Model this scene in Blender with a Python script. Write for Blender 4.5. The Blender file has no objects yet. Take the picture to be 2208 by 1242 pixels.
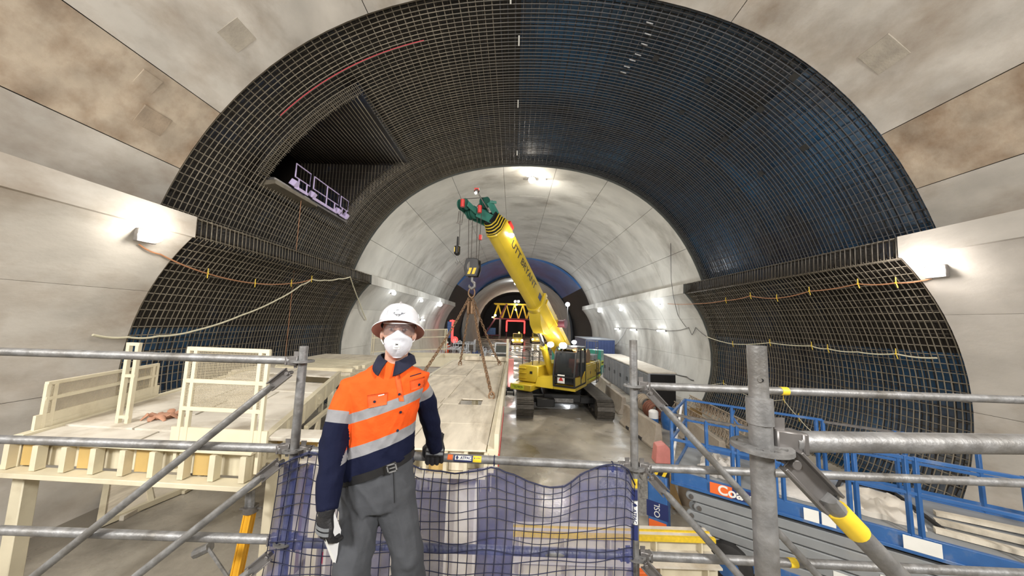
import bpy, math, random
from math import sin, cos, pi, sqrt, atan2, radians
from mathutils import Vector, Matrix, Euler, Quaternion
random.seed(7)
SC = bpy.context.scene
COL = SC.collection
V = Vector
# ------------------------------------------------------------------ camera, world, exposure
F_PX, CX, CY, CAM_H = 700.0, 1104.0, 621.0, 4.5
PITCH, YAW, ROLL = math.atan(73 / 700), -0.006, 0.03
_F = V((sin(YAW) * cos(PITCH), cos(YAW) * cos(PITCH), sin(PITCH)))
_R0 = V((cos(YAW), -sin(YAW), 0))
_U0 = _R0.cross(_F)
_IX = _R0 * cos(ROLL) + _U0 * sin(ROLL)
_UP = _U0 * cos(ROLL) - _R0 * sin(ROLL)
CAM_POS = V((0, 0, CAM_H))
cd = bpy.data.cameras.new('camera')
cd.sensor_width = 36.0
cd.lens = 36.0 * F_PX / 2208.0
cd.clip_start, cd.clip_end = 0.05, 400
cam = bpy.data.objects.new('camera', cd)
COL.objects.link(cam)
cam.matrix_world = Matrix(((_IX.x, _UP.x, -_F.x, 0), (_IX.y, _UP.y, -_F.y, 0), (_IX.z, _UP.z, -_F.z, CAM_H), (0, 0, 0, 1)))
SC.camera = cam
SC.view_settings.view_transform = 'Standard'
SC.view_settings.look = 'None'
SC.view_settings.gamma = 1
SC.view_settings.use_curve_mapping = False
SC.view_settings.exposure = 0.0
w = bpy.data.worlds.new('underground_air')
SC.world = w
w.use_nodes = True
w.node_tree.nodes['Background'].inputs[0].default_value = (.9, .93, 1, 1)
w.node_tree.nodes['Background'].inputs[1].default_value = 0.03


def lamp(kind, name, loc, power, color=(1, .95, .87), size=.5, aim=None, parent=None, spread=None, sizey=None, blend=.6):
    d = bpy.data.lights.new(name, kind)
    d.energy = power
    d.color = color
    if kind == 'AREA':
        d.size = size
        if sizey:
            d.shape = 'RECTANGLE'; d.size_y = sizey
        if spread: d.spread = spread
    elif kind == 'SPOT':
        d.shadow_soft_size = size
        d.spot_size = spread or radians(110)
        d.spot_blend = blend
    else:
        d.shadow_soft_size = size
    o = bpy.data.objects.new(name, d)
    COL.objects.link(o)
    o.location = loc
    if aim is not None:
        o.rotation_euler = (V(aim) - V(loc)).to_track_quat('-Z', 'Y').to_euler()
    if parent: 
        o.parent = parent; o.matrix_parent_inverse = Matrix.Translation(-V(parent.location))
    return o

WARM, COOL = (1, .9, .76), (.93, .97, 1)
# unseen area lamps added behind the viewpoint to light the near stretch
lamp('AREA', 'added_light_behind', (6.2, -5.0, 9.2), 1500, (1, .98, .945), 1.6, (-4.5, 12, 8))
lamp('AREA', 'added_light_behind', (-5.5, -5.5, 9.4), 1500, (1, .98, .945), 1.6, (4, 11, 11))
lamp('AREA', 'added_light_behind', (-6.5, -1.5, 6.2), 240, (1, .975, .93), 1.0, (-4.5, 9, 2))


def A(px, py, Y):
    """point of the world at depth Y seen at pixel px,py of the survey photograph"""
    v = _F + _IX * ((px - CX) / F_PX) - _UP * ((py - CY) / F_PX)
    return CAM_POS + v * (Y / v.y)


def AZ(px, py, Z):
    v = _F + _IX * ((px - CX) / F_PX) - _UP * ((py - CY) / F_PX)
    return CAM_POS + v * ((Z - CAM_H) / v.z)

# ------------------------------------------------------------------ materials
def mat(name, col, rough=.6, metal=0.0, var=.12, scale=4.0, bump=0.0, bscale=40.0, col2=None, c2lo=.5, c2hi=.68, c2scale=1.0,
        spec=.5, emit=None, estr=0, alpha=1.0, trans=0, coat=0, stretch=None, rvar=0.0, rand=0.0, detail=6):
    m = bpy.data.materials.new(name)
    m.use_nodes = True
    nt = m.node_tree
    N, L = nt.nodes, nt.links
    b = N['Principled BSDF']
    b.inputs['Roughness'].default_value = rough
    b.inputs['Metallic'].default_value = metal
    b.inputs['Specular IOR Level'].default_value = spec
    b.inputs['Base Color'].default_value = (*col, 1)
    if coat: b.inputs['Coat Weight'].default_value = coat; b.inputs['Coat Roughness'].default_value = .15
    if alpha < 1: b.inputs['Alpha'].default_value = alpha
    if trans: b.inputs['Transmission Weight'].default_value = trans
    if emit:
        b.inputs['Emission Color'].default_value = (*emit, 1)
        b.inputs['Emission Strength'].default_value = estr
    if var or bump or col2 or rvar:
        tc = N.new('ShaderNodeTexCoord')
        mp = N.new('ShaderNodeMapping')
        L.new(tc.outputs['Object'], mp.inputs[0])
        if stretch: mp.inputs['Scale'].default_value = stretch
        out = None
        if col2:
            n2 = N.new('ShaderNodeTexNoise'); n2.inputs['Scale'].default_value = c2scale; n2.inputs['Detail'].default_value = detail
            n2.inputs['Roughness'].default_value = .62
            L.new(mp.outputs[0], n2.inputs['Vector'])
            r = N.new('ShaderNodeMapRange'); r.inputs[1].default_value = c2lo; r.inputs[2].default_value = c2hi
            L.new(n2.outputs['Fac'], r.inputs[0])
            mx = N.new('ShaderNodeMix'); mx.data_type = 'RGBA'
            mx.inputs[6].default_value = (*col, 1); mx.inputs[7].default_value = (*col2, 1)
            L.new(r.outputs[0], mx.inputs[0])
            out = mx.outputs[2]
        if var or rand:
            n1 = N.new('ShaderNodeTexNoise'); n1.inputs['Scale'].default_value = scale; n1.inputs['Detail'].default_value = 5
            L.new(mp.outputs[0], n1.inputs['Vector'])
            r1 = N.new('ShaderNodeMapRange'); r1.inputs[1].default_value = .25; r1.inputs[2].default_value = .75
            r1.inputs[3].default_value = 1 - var; r1.inputs[4].default_value = 1 + var
            L.new(n1.outputs['Fac'], r1.inputs[0])
            h = N.new('ShaderNodeHueSaturation')
            if out: L.new(out, h.inputs['Color'])
            else: h.inputs['Color'].default_value = (*col, 1)
            if rand:
                oi = N.new('ShaderNodeObjectInfo')
                r3 = N.new('ShaderNodeMapRange'); r3.inputs[3].default_value = 1 - rand; r3.inputs[4].default_value = 1 + rand
                L.new(oi.outputs['Random'], r3.inputs[0])
                mu = N.new('ShaderNodeMath'); mu.operation = 'MULTIPLY'
                L.new(r1.outputs[0], mu.inputs[0]); L.new(r3.outputs[0], mu.inputs[1])
                L.new(mu.outputs[0], h.inputs['Value'])
            else:
                L.new(r1.outputs[0], h.inputs['Value'])
            out = h.outputs[0]
        if out: L.new(out, b.inputs['Base Color'])
        if rvar:
            n4 = N.new('ShaderNodeTexNoise'); n4.inputs['Scale'].default_value = .45; n4.inputs['Detail'].default_value = 4
            L.new(mp.outputs[0], n4.inputs['Vector'])
            r4 = N.new('ShaderNodeMapRange'); r4.inputs[1].default_value = .42; r4.inputs[2].default_value = .6
            r4.inputs[3].default_value = max(.03, rough - rvar); r4.inputs[4].default_value = rough
            L.new(n4.outputs['Fac'], r4.inputs[0]); L.new(r4.outputs[0], b.inputs['Roughness'])
        if bump:
            n3 = N.new('ShaderNodeTexNoise'); n3.inputs['Scale'].default_value = bscale; n3.inputs['Detail'].default_value = 4
            L.new(mp.outputs[0], n3.inputs['Vector'])
            bp = N.new('ShaderNodeBump'); bp.inputs['Strength'].default_value = bump; bp.inputs['Distance'].default_value = .02
            L.new(n3.outputs['Fac'], bp.inputs['Height']); L.new(bp.outputs[0], b.inputs['Normal'])
    return m

M = {}
M['concrete'] = mat('cast_concrete', (.50, .47, .425), .8, var=.2, scale=1.1, bump=.3, bscale=9, col2=(.23, .17, .115), c2lo=.44, c2hi=.78, c2scale=.6, rand=.07, detail=9, stretch=(1, .6, 1))
M['concrete_stain'] = mat('stained_concrete', (.43, .36, .28), .85, var=.25, scale=1.5, bump=.35, bscale=9, col2=(.20, .125, .07), c2lo=.42, c2hi=.75, c2scale=.9, rand=.06, detail=9)
M['concrete_far'] = mat('lining_concrete', (.53, .515, .47), .75, var=.16, scale=.8, bump=.25, bscale=6, col2=(.24, .215, .18), c2lo=.5, c2hi=.78, c2scale=.45, rand=.05, stretch=(.6, 1, .6), detail=9)
M['shotcrete'] = mat('sprayed_concrete', (.36, .35, .33), .8, var=.2, scale=.5, bump=.6, bscale=3)
M['patch'] = mat('patch_mortar', (.40, .36, .30), .85, var=.2, scale=3, bump=.4, bscale=20)
M['patch_dark'] = mat('brown_patch_mortar', (.31, .245, .18), .85, var=.25, scale=3, bump=.4, bscale=20)
M['stopend'] = mat('stop_end_board', (.10, .105, .095), .7, var=.2, scale=2)
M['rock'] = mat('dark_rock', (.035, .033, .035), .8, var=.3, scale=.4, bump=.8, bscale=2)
M['floor'] = mat('wet_concrete_floor', (.42, .385, .325), .65, var=.22, scale=.8, bump=.2, bscale=14, col2=(.19, .17, .14), c2lo=.46, c2hi=.6, c2scale=.24, rvar=.5)
M['membrane'] = mat('waterproof_membrane', (.012, .016, .03), .3, var=.3, scale=.5, bump=.5, bscale=2.2, col2=(.022, .10, .22), c2lo=.38, c2hi=.6, c2scale=.22, rand=.5, spec=.6)
M['membrane_dark'] = mat('grimy_membrane', (.014, .011, .009), .5, var=.4, scale=.5, bump=.4, bscale=2.2, col2=(.012, .025, .06), c2lo=.55, c2hi=.7, c2scale=.35, rand=.4)
M['membrane_blue'] = mat('blue_membrane', (.03, .12, .33), .3, var=.3, scale=.5, bump=.6, bscale=1.5)
M['membrane_black'] = mat('black_membrane', (.008, .008, .010), .6, var=.3, scale=.5, bump=.5, bscale=1.5)
M['rebar'] = mat('dusty_rebar', (.19, .165, .125), .5, .3, var=.3, scale=3, rand=.18)
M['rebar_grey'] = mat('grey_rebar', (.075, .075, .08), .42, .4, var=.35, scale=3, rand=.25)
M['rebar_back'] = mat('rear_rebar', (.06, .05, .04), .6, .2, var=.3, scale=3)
M['rebar_red'] = mat('red_sprayed_rebar', (.55, .04, .06), .6)
M['galv'] = mat('galvanised_steel', (.235, .235, .235), .5, .5, var=.3, scale=22, bump=.12, bscale=80, col2=(.15, .142, .13), c2lo=.44, c2hi=.68, c2scale=6)
M['galv_dark'] = mat('worn_cast_steel', (.2, .19, .185), .45, .7, var=.25, scale=12)
M['tape_yellow'] = mat('yellow_tape', (.72, .50, .03), .5, var=.15, scale=20)
M['cream'] = mat('cream_paint', (.66, .60, .445), .5, var=.1, scale=2.5, col2=(.50, .43, .30), c2lo=.55, c2hi=.8, c2scale=1.6)
M['cream_dusty'] = mat('dusty_cream_deck', (.69, .645, .56), .75, var=.14, scale=1.8, bump=.2, bscale=12, col2=(.46, .40, .31), c2lo=.48, c2hi=.68, c2scale=1.3, rand=.06)
M['ply'] = mat('weathered_plywood', (.68, .615, .50), .75, var=.16, scale=2.2, bump=.15, bscale=20, col2=(.46, .40, .31), c2lo=.5, c2hi=.72, c2scale=1.6, rand=.1, stretch=(2.5, .6, 1))
M['timber'] = mat('sawn_timber', (.45, .30, .13), .7, var=.2, scale=5, rand=.15)
M['tan'] = mat('tan_panel', (.52, .36, .13), .6, var=.12, scale=3)
M['yellow'] = mat('crane_yellow', (.60, .44, .035), .34, var=.1, scale=2, coat=.4, col2=(.50, .37, .06), c2lo=.6, c2hi=.85, c2scale=1.5)
M['yellow_pale'] = mat('pale_boom_side', (.68, .57, .21), .35, var=.07, scale=2, coat=.3)
M['green'] = mat('crane_green', (.05, .33, .26), .4, var=.1, scale=3, coat=.3)
M['green_head'] = mat('boom_head_green', (.035, .17, .13), .45, var=.2, scale=4)
M['green_dark'] = mat('sheave_green', (.025, .115, .085), .45, var=.2, scale=5)
M['black'] = mat('black_paint', (.012, .012, .013), .4, var=.2, scale=5)
M['rubber'] = mat('black_rubber', (.022, .021, .021), .75, var=.2, scale=8)
M['track'] = mat('track_steel', (.105, .095, .082), .55, .5, var=.35, scale=6, rand=.12)
M['chain'] = mat('rusty_chain', (.27, .17, .10), .6, .5, var=.3, scale=14)
M['rope'] = mat('steel_rope', (.10, .09, .08), .5, .6, var=.1)
M['glass'] = mat('cab_glass', (.012, .015, .018), .06, var=0, spec=.6, alpha=.7)
M['barrier'] = mat('dirty_barrier_concrete', (.36, .315, .26), .8, var=.2, scale=2.5, bump=.3, bscale=12, col2=(.22, .18, .14), c2lo=.45, c2hi=.7, c2scale=1.3)
M['white'] = mat('white_plastic', (.80, .80, .80), .35, var=.03, scale=5)
M['red'] = mat('red_paint', (.50, .035, .03), .4, var=.1)
M['maroon'] = mat('maroon_steel', (.11, .022, .04), .5, var=.2, scale=2)
M['blue'] = mat('lift_blue', (.03, .115, .32), .4, var=.18, scale=4, coat=.2, col2=(.13, .17, .25), c2lo=.55, c2hi=.75, c2scale=4)
M['blue_dark'] = mat('container_blue', (.035, .06, .17), .5, var=.12, scale=2)
M['grey_lift'] = mat('scissor_grey', (.25, .262, .27), .55, var=.12, scale=2.5, bump=.1, bscale=14, col2=(.30, .29, .27), c2lo=.55, c2hi=.8, c2scale=1.5)
M['grey_cab'] = mat('grey_cabinet', (.24, .255, .28), .5, .1, var=.12, scale=2, rand=.1)
M['pale_top'] = mat('dusty_white_lid', (.66, .61, .53), .8, var=.1, scale=4)
M['orange_lbl'] = mat('orange_label', (.80, .15, .03), .5, var=.04)
M['navy_lbl'] = mat('navy_label', (.02, .03, .12), .5, var=.04)
M['white_lbl'] = mat('white_label', (.78, .78, .74), .55, var=.05)
M['pink'] = mat('faded_red_plastic', (.72, .27, .24), .6, var=.1)
M['sack'] = mat('grey_sacking', (.60, .57, .53), .85, var=.15, scale=6, bump=.4, bscale=18)
M['lime'] = mat('lime_label', (.72, .80, .06), .5, var=.03)
M['lamp'] = mat('lit_lens', (1, 1, 1), .3, var=0, emit=(1, .95, .85), estr=30)
M['lamp_cool'] = mat('cool_lit_lens', (1, 1, 1), .3, var=0, emit=(.93, .97, 1), estr=30)
M['lamp_amber'] = mat('amber_lit_lens', (1, .5, .1), .3, var=0, emit=(1, .45, .06), estr=14)
M['lamp_red'] = mat('red_lit_strip', (.8, .02, .02), .4, var=0, emit=(1, .035, .03), estr=4)
M['lamp_teal'] = mat('teal_lit_lens', (.1, .7, .6), .4, var=0, emit=(.1, .9, .75), estr=2)
M['cable'] = mat('orange_cable', (.42, .20, .10), .6, var=.1)
M['cable_pale'] = mat('pale_cable', (.66, .62, .46), .6, var=.1)
M['purple'] = mat('purple_lit_galvanised', (.60, .50, .78), .5, .1, var=.08)  # purple light on railings and kick plates put into the base colour
M['netcord'] = mat('blue_net_cord', (.004, .007, .035), .6, var=.2, scale=9)
M['bin_green'] = mat('mesh_green', (.06, .18, .11), .6, var=.25, scale=7)


def T(name, alt): return M.get(name) or M[alt]

# ------------------------------------------------------------------ mesh builder
class MB:
    def __init__(s): s.v = []; s.f = []; s.m = []; s.mi = 0

    def add(s, vs, fs):
        k = len(s.v)
        s.v += [tuple(p) for p in vs]
        s.f += [tuple(i + k for i in f) for f in fs]
        s.m += [s.mi] * len(fs)
        return s

    def box(s, c, d, R=None):
        c = V(c); x, y, z = d[0] / 2, d[1] / 2, d[2] / 2
        P = [V((a, b, e)) for e in (-z, z) for (a, b) in ((-x, -y), (x, -y), (x, y), (-x, y))]
        if R is not None: P = [R @ p for p in P]
        return s.add([c + p for p in P], [(3, 2, 1, 0), (4, 5, 6, 7), (0, 1, 5, 4), (1, 2, 6, 5), (2, 3, 7, 6), (3, 0, 4, 7)])

    def hexa(s, bot, top):
        return s.add(list(bot) + list(top), [(3, 2, 1, 0), (4, 5, 6, 7), (0, 1, 5, 4), (1, 2, 6, 5), (2, 3, 7, 6), (3, 0, 4, 7)])

    def bar(s, a, b, w, h=None, up=(0, 0, 1), w2=None, h2=None):
        a, b = V(a), V(b); h = h or w; w2 = w2 or w; h2 = h2 or h
        d = (b - a).normalized(); up = V(up)
        if abs(d.dot(up)) > .98: up = V((0, 1, 0)) if abs(d.y) < .9 else V((1, 0, 0))
        x = d.cross(up).normalized(); z = x.cross(d)
        q = [(-1, -1), (1, -1), (1, 1), (-1, 1)]
        return s.hexa([a + x * (i * w / 2) + z * (j * h / 2) for i, j in q], [b + x * (i * w2 / 2) + z * (j * h2 / 2) for i, j in q])

    def tube(s, pts, r, n=8, cap=True, flat=1.0, up=None, closed=False):
        pts = [V(p) for p in pts]; k = len(pts)
        rs = r if isinstance(r, (list, tuple)) else [r] * k
        base = len(s.v); t0 = None; vs = []; fs = []
        for i in range(k):
            if closed: t = pts[(i + 1) % k] - pts[i - 1]
            else: t = pts[min(i + 1, k - 1)] - pts[max(i - 1, 0)]
            t.normalize()
            if t0 is None:
                u = V(up) if up else (V((0, 0, 1)) if abs(t.z) < .9 else V((1, 0, 0)))
                x = t.cross(u).normalized()
            else:
                x = (x - t * x.dot(t)).normalized()
            y = t.cross(x); t0 = t
            rr = rs[i]
            rx, ry = rr if isinstance(rr, (list, tuple)) else (rr, rr * flat)
            for j in range(n):
                a = 2 * pi * j / n
                vs.append(pts[i] + x * (rx * cos(a)) + y * (ry * sin(a)))
        for i in range(k if closed else k - 1):
            i2 = (i + 1) % k
            for j in range(n):
                j2 = (j + 1) % n
                fs.append((i * n + j, i * n + j2, i2 * n + j2, i2 * n + j))
        if cap and not closed:
            fs.append(tuple(range(n - 1, -1, -1))); fs.append(tuple((k - 1) * n + j for j in range(n)))
        return s.add(vs, fs)

    def cyl(s, a, b, r, n=14, r2=None): return s.tube([a, b], [r, r if r2 is None else r2], n)

    def ring(s, loops, cap=True, closed=True):
        """loft through equal-length loops of points"""
        n = len(loops[0]); vs = [p for l in loops for p in l]; fs = []
        for i in range(len(loops) - 1):
            for j in range(n if closed else n - 1):
                j2 = (j + 1) % n
                fs.append((i * n + j, i * n + j2, (i + 1) * n + j2, (i + 1) * n + j))
        if cap and closed:
            fs.append(tuple(range(n - 1, -1, -1))); fs.append(tuple((len(loops) - 1) * n + j for j in range(n)))
        return s.add(vs, fs)

    def lathe(s, prof, n=20, X=None, cap=True):
        X = X or Matrix.Identity(4)
        loops = [[X @ V((r * cos(2 * pi * j / n), r * sin(2 * pi * j / n), z)) for j in range(n)] for r, z in prof]
        return s.ring(loops, cap)

    def ball(s, c, r, n=12, m=8, R=None):
        c = V(c); r = r if isinstance(r, (list, tuple)) else (r, r, r)
        loops = []
        for i in range(1, m):
            th = pi * i / m
            l = [V((r[0] * sin(th) * cos(2 * pi * j / n), r[1] * sin(th) * sin(2 * pi * j / n), -r[2] * cos(th))) for j in range(n)]
            if R is not None: l = [R @ p for p in l]
            loops.append([c + p for p in l])
        return s.ring(loops)

    def prism(s, poly, d0, d1, X=None):
        X = X or Matrix.Identity(4)
        n = len(poly)
        vs = [X @ V((x, y, d0)) for x, y in poly] + [X @ V((x, y, d1)) for x, y in poly]
        fs = [tuple(range(n - 1, -1, -1)), tuple(range(n, 2 * n))] + [(i, (i + 1) % n, n + (i + 1) % n, n + i) for i in range(n)]
        return s.add(vs, fs)

    def grid(s, rows):
        n = len(rows[0]); vs = [p for r in rows for p in r]
        return s.add(vs, [(i * n + j, i * n + j + 1, (i + 1) * n + j + 1, (i + 1) * n + j) for i in range(len(rows) - 1) for j in range(n - 1)])

    def sheet(s, rows, th, nrm=None):
        """thick sheet from a grid of points"""
        R, C_ = len(rows), len(rows[0]); rows = [[V(p) for p in r] for r in rows]
        off = []
        for i in range(R):
            o = []
            for j in range(C_):
                du = rows[i][min(j + 1, C_ - 1)] - rows[i][max(j - 1, 0)]
                dv = rows[min(i + 1, R - 1)][j] - rows[max(i - 1, 0)][j]
                nn = V(nrm) if nrm else du.cross(dv).normalized()
                o.append(rows[i][j] + nn * th)
            off.append(o)
        vs = [p for r in rows for p in r] + [p for r in off for p in r]
        K = R * C_; fs = []
        for i in range(R - 1):
            for j in range(C_ - 1):
                a, b, c, d = i * C_ + j, i * C_ + j + 1, (i + 1) * C_ + j + 1, (i + 1) * C_ + j
                fs += [(d, c, b, a), (K + a, K + b, K + c, K + d)]
        edge = [(i, 0) for i in range(R)] + [(R - 1, j) for j in range(1, C_)] + [(i, C_ - 1) for i in range(R - 2, -1, -1)] + [(0, j) for j in range(C_ - 2, 0, -1)]
        e = [i * C_ + j for i, j in edge]
        for q in range(len(e)):
            a, b = e[q], e[(q + 1) % len(e)]
            fs.append((a, b, K + b, K + a))
        return s.add(vs, fs)

    def mesh(s, name, smooth=True, ang=35):
        me = bpy.data.meshes.new(name)
        me.from_pydata(s.v, [], s.f)
        if smooth:
            me.polygons.foreach_set('use_smooth', [True] * len(me.polygons))
            me.set_sharp_from_angle(angle=radians(ang))
        me.update()
        return me


def obj(name, mb, m, parent=None, world=True, bevel=0, smooth=True, ang=35, label=None, kind=None, loc=None):
    """one mesh object; world=True: coordinates are world coordinates, shifted into the parent's frame"""
    if isinstance(mb, MB):
        if parent is not None and world:
            c = parent.matrix_world_.inverted()
            mb.v = [tuple(c @ V(p)) for p in mb.v]
        me = mb.mesh(name, smooth, ang)
        ms = m if isinstance(m, (list, tuple)) else [m]
        for q in ms: me.materials.append(M[q] if isinstance(q, str) else q)
        if len(ms) > 1: me.polygons.foreach_set('material_index', mb.m)
    else:
        me = mb
        if not me.materials: me.materials.append(M[m] if isinstance(m, str) else m)
    o = bpy.data.objects.new(name, me)
    COL.objects.link(o)
    if parent is not None: o.parent = parent if not isinstance(parent, Root) else parent.o
    if loc is not None: o.location = loc
    if bevel:
        bv = o.modifiers.new('bevel', 'BEVEL'); bv.width = bevel; bv.segments = 1; bv.limit_method = 'ANGLE'; bv.angle_limit = radians(40)
    if label: o['label'] = label
    if kind: o['kind'] = kind
    return o


class Root:
    """an Empty at the base of a thing; parts are given in world coordinates"""
    def __init__(s, name, label, cat, loc=(0, 0, 0), rotz=0, group=None, kind=None):
        o = bpy.data.objects.new(name, None); COL.objects.link(o)
        o.empty_display_size = .1
        o.location = loc; o.rotation_euler = (0, 0, rotz)
        if label: o['label'] = label
        if cat: o['category'] = cat
        if group: o['group'] = group
        if kind: o['kind'] = kind
        s.o = o; s.matrix_world_ = Matrix.Translation(V(loc)) @ Matrix.Rotation(rotz, 4, 'Z')


class Sub:
    """wrap a mesh part so that sub-parts can hang on it (part has an identity transform in its thing)"""
    def __init__(s, o, root): s.o = o; s.matrix_world_ = root.matrix_world_


def subobj(name, mb, m, part, root, **k):
    o = obj(name, mb, m, root, **k)
    o.parent = part
    return o


def tag(o, label, cat, group=None, kind=None):
    o['label'] = label; o['category'] = cat
    if group: o['group'] = group
    if kind: o['kind'] = kind
    return o


def clone(o, parent=None, **props):
    c = o.copy(); COL.objects.link(c)
    if parent: c.parent = parent
    for ch in o.children: clone(ch, c)
    for k, v in props.items(): c[k] = v
    return c


def single(name, mb, m, label, cat, group=None, kind=None, bevel=0, smooth=True, ang=35, origin=None):
    """a thing that is one mesh; origin moved to the base of its bounding box"""
    if origin is None:
        xs = [p[0] for p in mb.v]; ys = [p[1] for p in mb.v]; zs = [p[2] for p in mb.v]
        origin = V(((min(xs) + max(xs)) / 2, (min(ys) + max(ys)) / 2, min(zs)))
    mb.v = [tuple(V(p) - origin) for p in mb.v]
    o = obj(name, mb, m, None, bevel=bevel, smooth=smooth, ang=ang)
    o.location = origin
    return tag(o, label, cat, group, kind)


def text_mb(txt, size, X, depth=.002, align='CENTER', bold=0):
    c = bpy.data.curves.new('lettering', 'FONT'); c.body = txt; c.size = size; c.align_x = align; c.align_y = 'CENTER'; c.extrude = depth; c.offset = bold
    o = bpy.data.objects.new('lettering', c); COL.objects.link(o)
    dg = bpy.context.evaluated_depsgraph_get(); dg.update()
    me = bpy.data.meshes.new_from_object(o.evaluated_get(dg))
    mb = MB(); mb.add([X @ v.co for v in me.vertices], [tuple(p.vertices) for p in me.polygons])
    bpy.data.objects.remove(o); bpy.data.meshes.remove(me); bpy.data.curves.remove(c)
    return mb


def frame(o, x, y):
    """matrix with origin o, x axis x, y axis near y"""
    x = V(x).normalized(); y = V(y); z = x.cross(y).normalized(); y = z.cross(x)
    o = V(o)
    return Matrix(((x.x, y.x, z.x, o.x), (x.y, y.y, z.y, o.y), (x.z, y.z, z.z, o.z), (0, 0, 0, 1)))


def catenary(a, b, sag, n=14):
    a, b = V(a), V(b)
    return [a.lerp(b, t / n) - V((0, 0, sag * 4 * (t / n) * (1 - t / n))) for t in range(n + 1)]
# ------------------------------------------------------------------ cavern cross-section
TX, ZC, ZL, CL, RL = 0.78, 2.98, 2.78, 5.38, 5.5
TS = 68.3
Y_NEAR, Y_FAR, Y_MEM, Y_MEM2, Y_DARK = 8.5, 19.4, 48.0, 57.5, 84.0


def up_pt(th, d=0.0):
    r = 11.41 - .21 * cos(2 * pi * th / 82.0) + d
    return (TX + r * sin(radians(th)), ZC + r * cos(radians(th)))


def up_arc(a, b, n, d=0.0): return [up_pt(a + (b - a) * i / n, d) for i in range(n + 1)]


def lo_pt(ph, side, d=0.0): return (TX + side * (CL + (RL + d) * cos(radians(ph))), max(0.0, ZL + (RL + d) * sin(radians(ph))))


def lo_arc(a, b, n, side, d=0.0): return [lo_pt(a + (b - a) * i / n, side, d) for i in range(n + 1)]


def nib(side, d=0.0): return [(TX + side * (9.38 + d), 7.06), (TX + side * (9.36 + d), 6.5)]


def profile(d, nu=46, nl=11):
    l = lo_arc(-30.4, 42.4, nl, -1, d) + nib(-1, d)[::-1]
    return l + up_arc(-TS, TS, nu, d) + nib(1, d) + lo_arc(42.4, -30.4, nl, 1, d)


def hit(px, py, d=0.0, low=0):
    """where a sight line of the survey photograph meets the lining (low: lower wall of that side)"""
    v = _F + _IX * ((px - CX) / F_PX) - _UP * ((py - CY) / F_PX)
    lo, hi = 1.0, 80.0

    def out(P):
        if low: return low * (P.x - TX) > CL and math.hypot(low * (P.x - TX) - CL, P.z - ZL) > RL + d
        th = math.degrees(atan2(P.x - TX, P.z - ZC))
        return math.hypot(P.x - TX, P.z - ZC) > 11.41 - .21 * cos(2 * pi * th / 82) + d
    for _ in range(50):
        m = (lo + hi) / 2
        if out(CAM_POS + v * m): hi = m
        else: lo = m
    return CAM_POS + v * lo


def cone(i0, o0, i1, o1, y0, y1):
    mb = strip(i0, o0, y0, y1); n = len(i0)
    for k, (x, z) in enumerate(i1): mb.v[n + k] = (x, y1, z)
    for k, (x, z) in enumerate(o1): mb.v[3 * n + k] = (x, y1, z)
    return mb


def strip(inner, outer, y0, y1):
    """curved block between two cross-section lines from y0 to y1"""
    mb = MB()
    n = len(inner)
    I0 = [V((x, y0, z)) for x, z in inner]; I1 = [V((x, y1, z)) for x, z in inner]
    O0 = [V((x, y0, z)) for x, z in outer]; O1 = [V((x, y1, z)) for x, z in outer]
    vs = I0 + I1 + O0 + O1; fs = []
    for i in range(n - 1):
        fs += [(i, i + 1, n + i + 1, n + i), (2 * n + i + 1, 2 * n + i, 3 * n + i, 3 * n + i + 1),
               (i + 1, i, 2 * n + i, 2 * n + i + 1), (n + i, n + i + 1, 3 * n + i + 1, 3 * n + i)]
    e = n - 1
    fs += [(0, n, 3 * n, 2 * n), (e, 2 * n + e, 3 * n + e, n + e)]
    return mb.add(vs, fs)

# floor
mb = MB(); mb.box((TX, 48, -.15), (24.5, 116, .3))
fl = obj('floor', mb, 'floor'); fl['kind'] = 'structure'; fl['label'] = 'wet grey concrete cavern floor with dark puddled patches'
mb = MB()

GAP = .012


def lining(y_edges, ths, mname, label, stain=(), th=.42, walls=True):
    rc = Root('ceiling', 'curved %s roof' % label, None, (TX, (y_edges[0] + y_edges[-1]) / 2, 13.6), kind='structure')
    rw = {s: Root('wall_left' if s < 0 else 'wall_right', 'curved lower %s wall with its projecting corbel' % label, None,
                  (TX + s * 10, (y_edges[0] + y_edges[-1]) / 2, 0), kind='structure') for s in (-1, 1)} if walls else {}
    for k in range(len(y_edges) - 1):
        y0, y1 = y_edges[k] + GAP, y_edges[k + 1] - GAP
        if k == 0: y0 -= GAP
        for i in range(len(ths) - 1):
            a, b = ths[i] + .05, ths[i + 1] - .05
            n = max(2, int(abs(b - a) / 3))
            jit = random.uniform(-.006, .006)
            mm = 'concrete_stain' if i in stain else mname
            obj('panel', strip(up_arc(a, b, n, jit), up_arc(a, b, n, th), y0, y1), mm, rc)
        for s in rw:
            inn = [up_pt(s * TS)] + nib(s) + lo_arc(42.4, 24, 4, s)
            ou = [up_pt(s * TS, th)] + [(x, z) for x, z in nib(s, 1.9)] + lo_arc(42.4, 24, 4, s, th)
            obj('corbel_panel', strip(inn, ou, y0, y1), mname, rw[s])
            for a, b in ((23.9, -2), (-2.1, -30.4)):
                obj('panel', strip(lo_arc(a, b, 6, s), lo_arc(a, b, 6, s, th), y0, y1), mname, rw[s])
    return rc, rw


rc, rw = lining([-8, 1.2, Y_NEAR], [-68.2, -61.6, -52.2, -27, 0, 27, 53, 61.6, 68.2], 'concrete', 'cast concrete lining at the near end,', stain=(1, 6))


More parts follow.
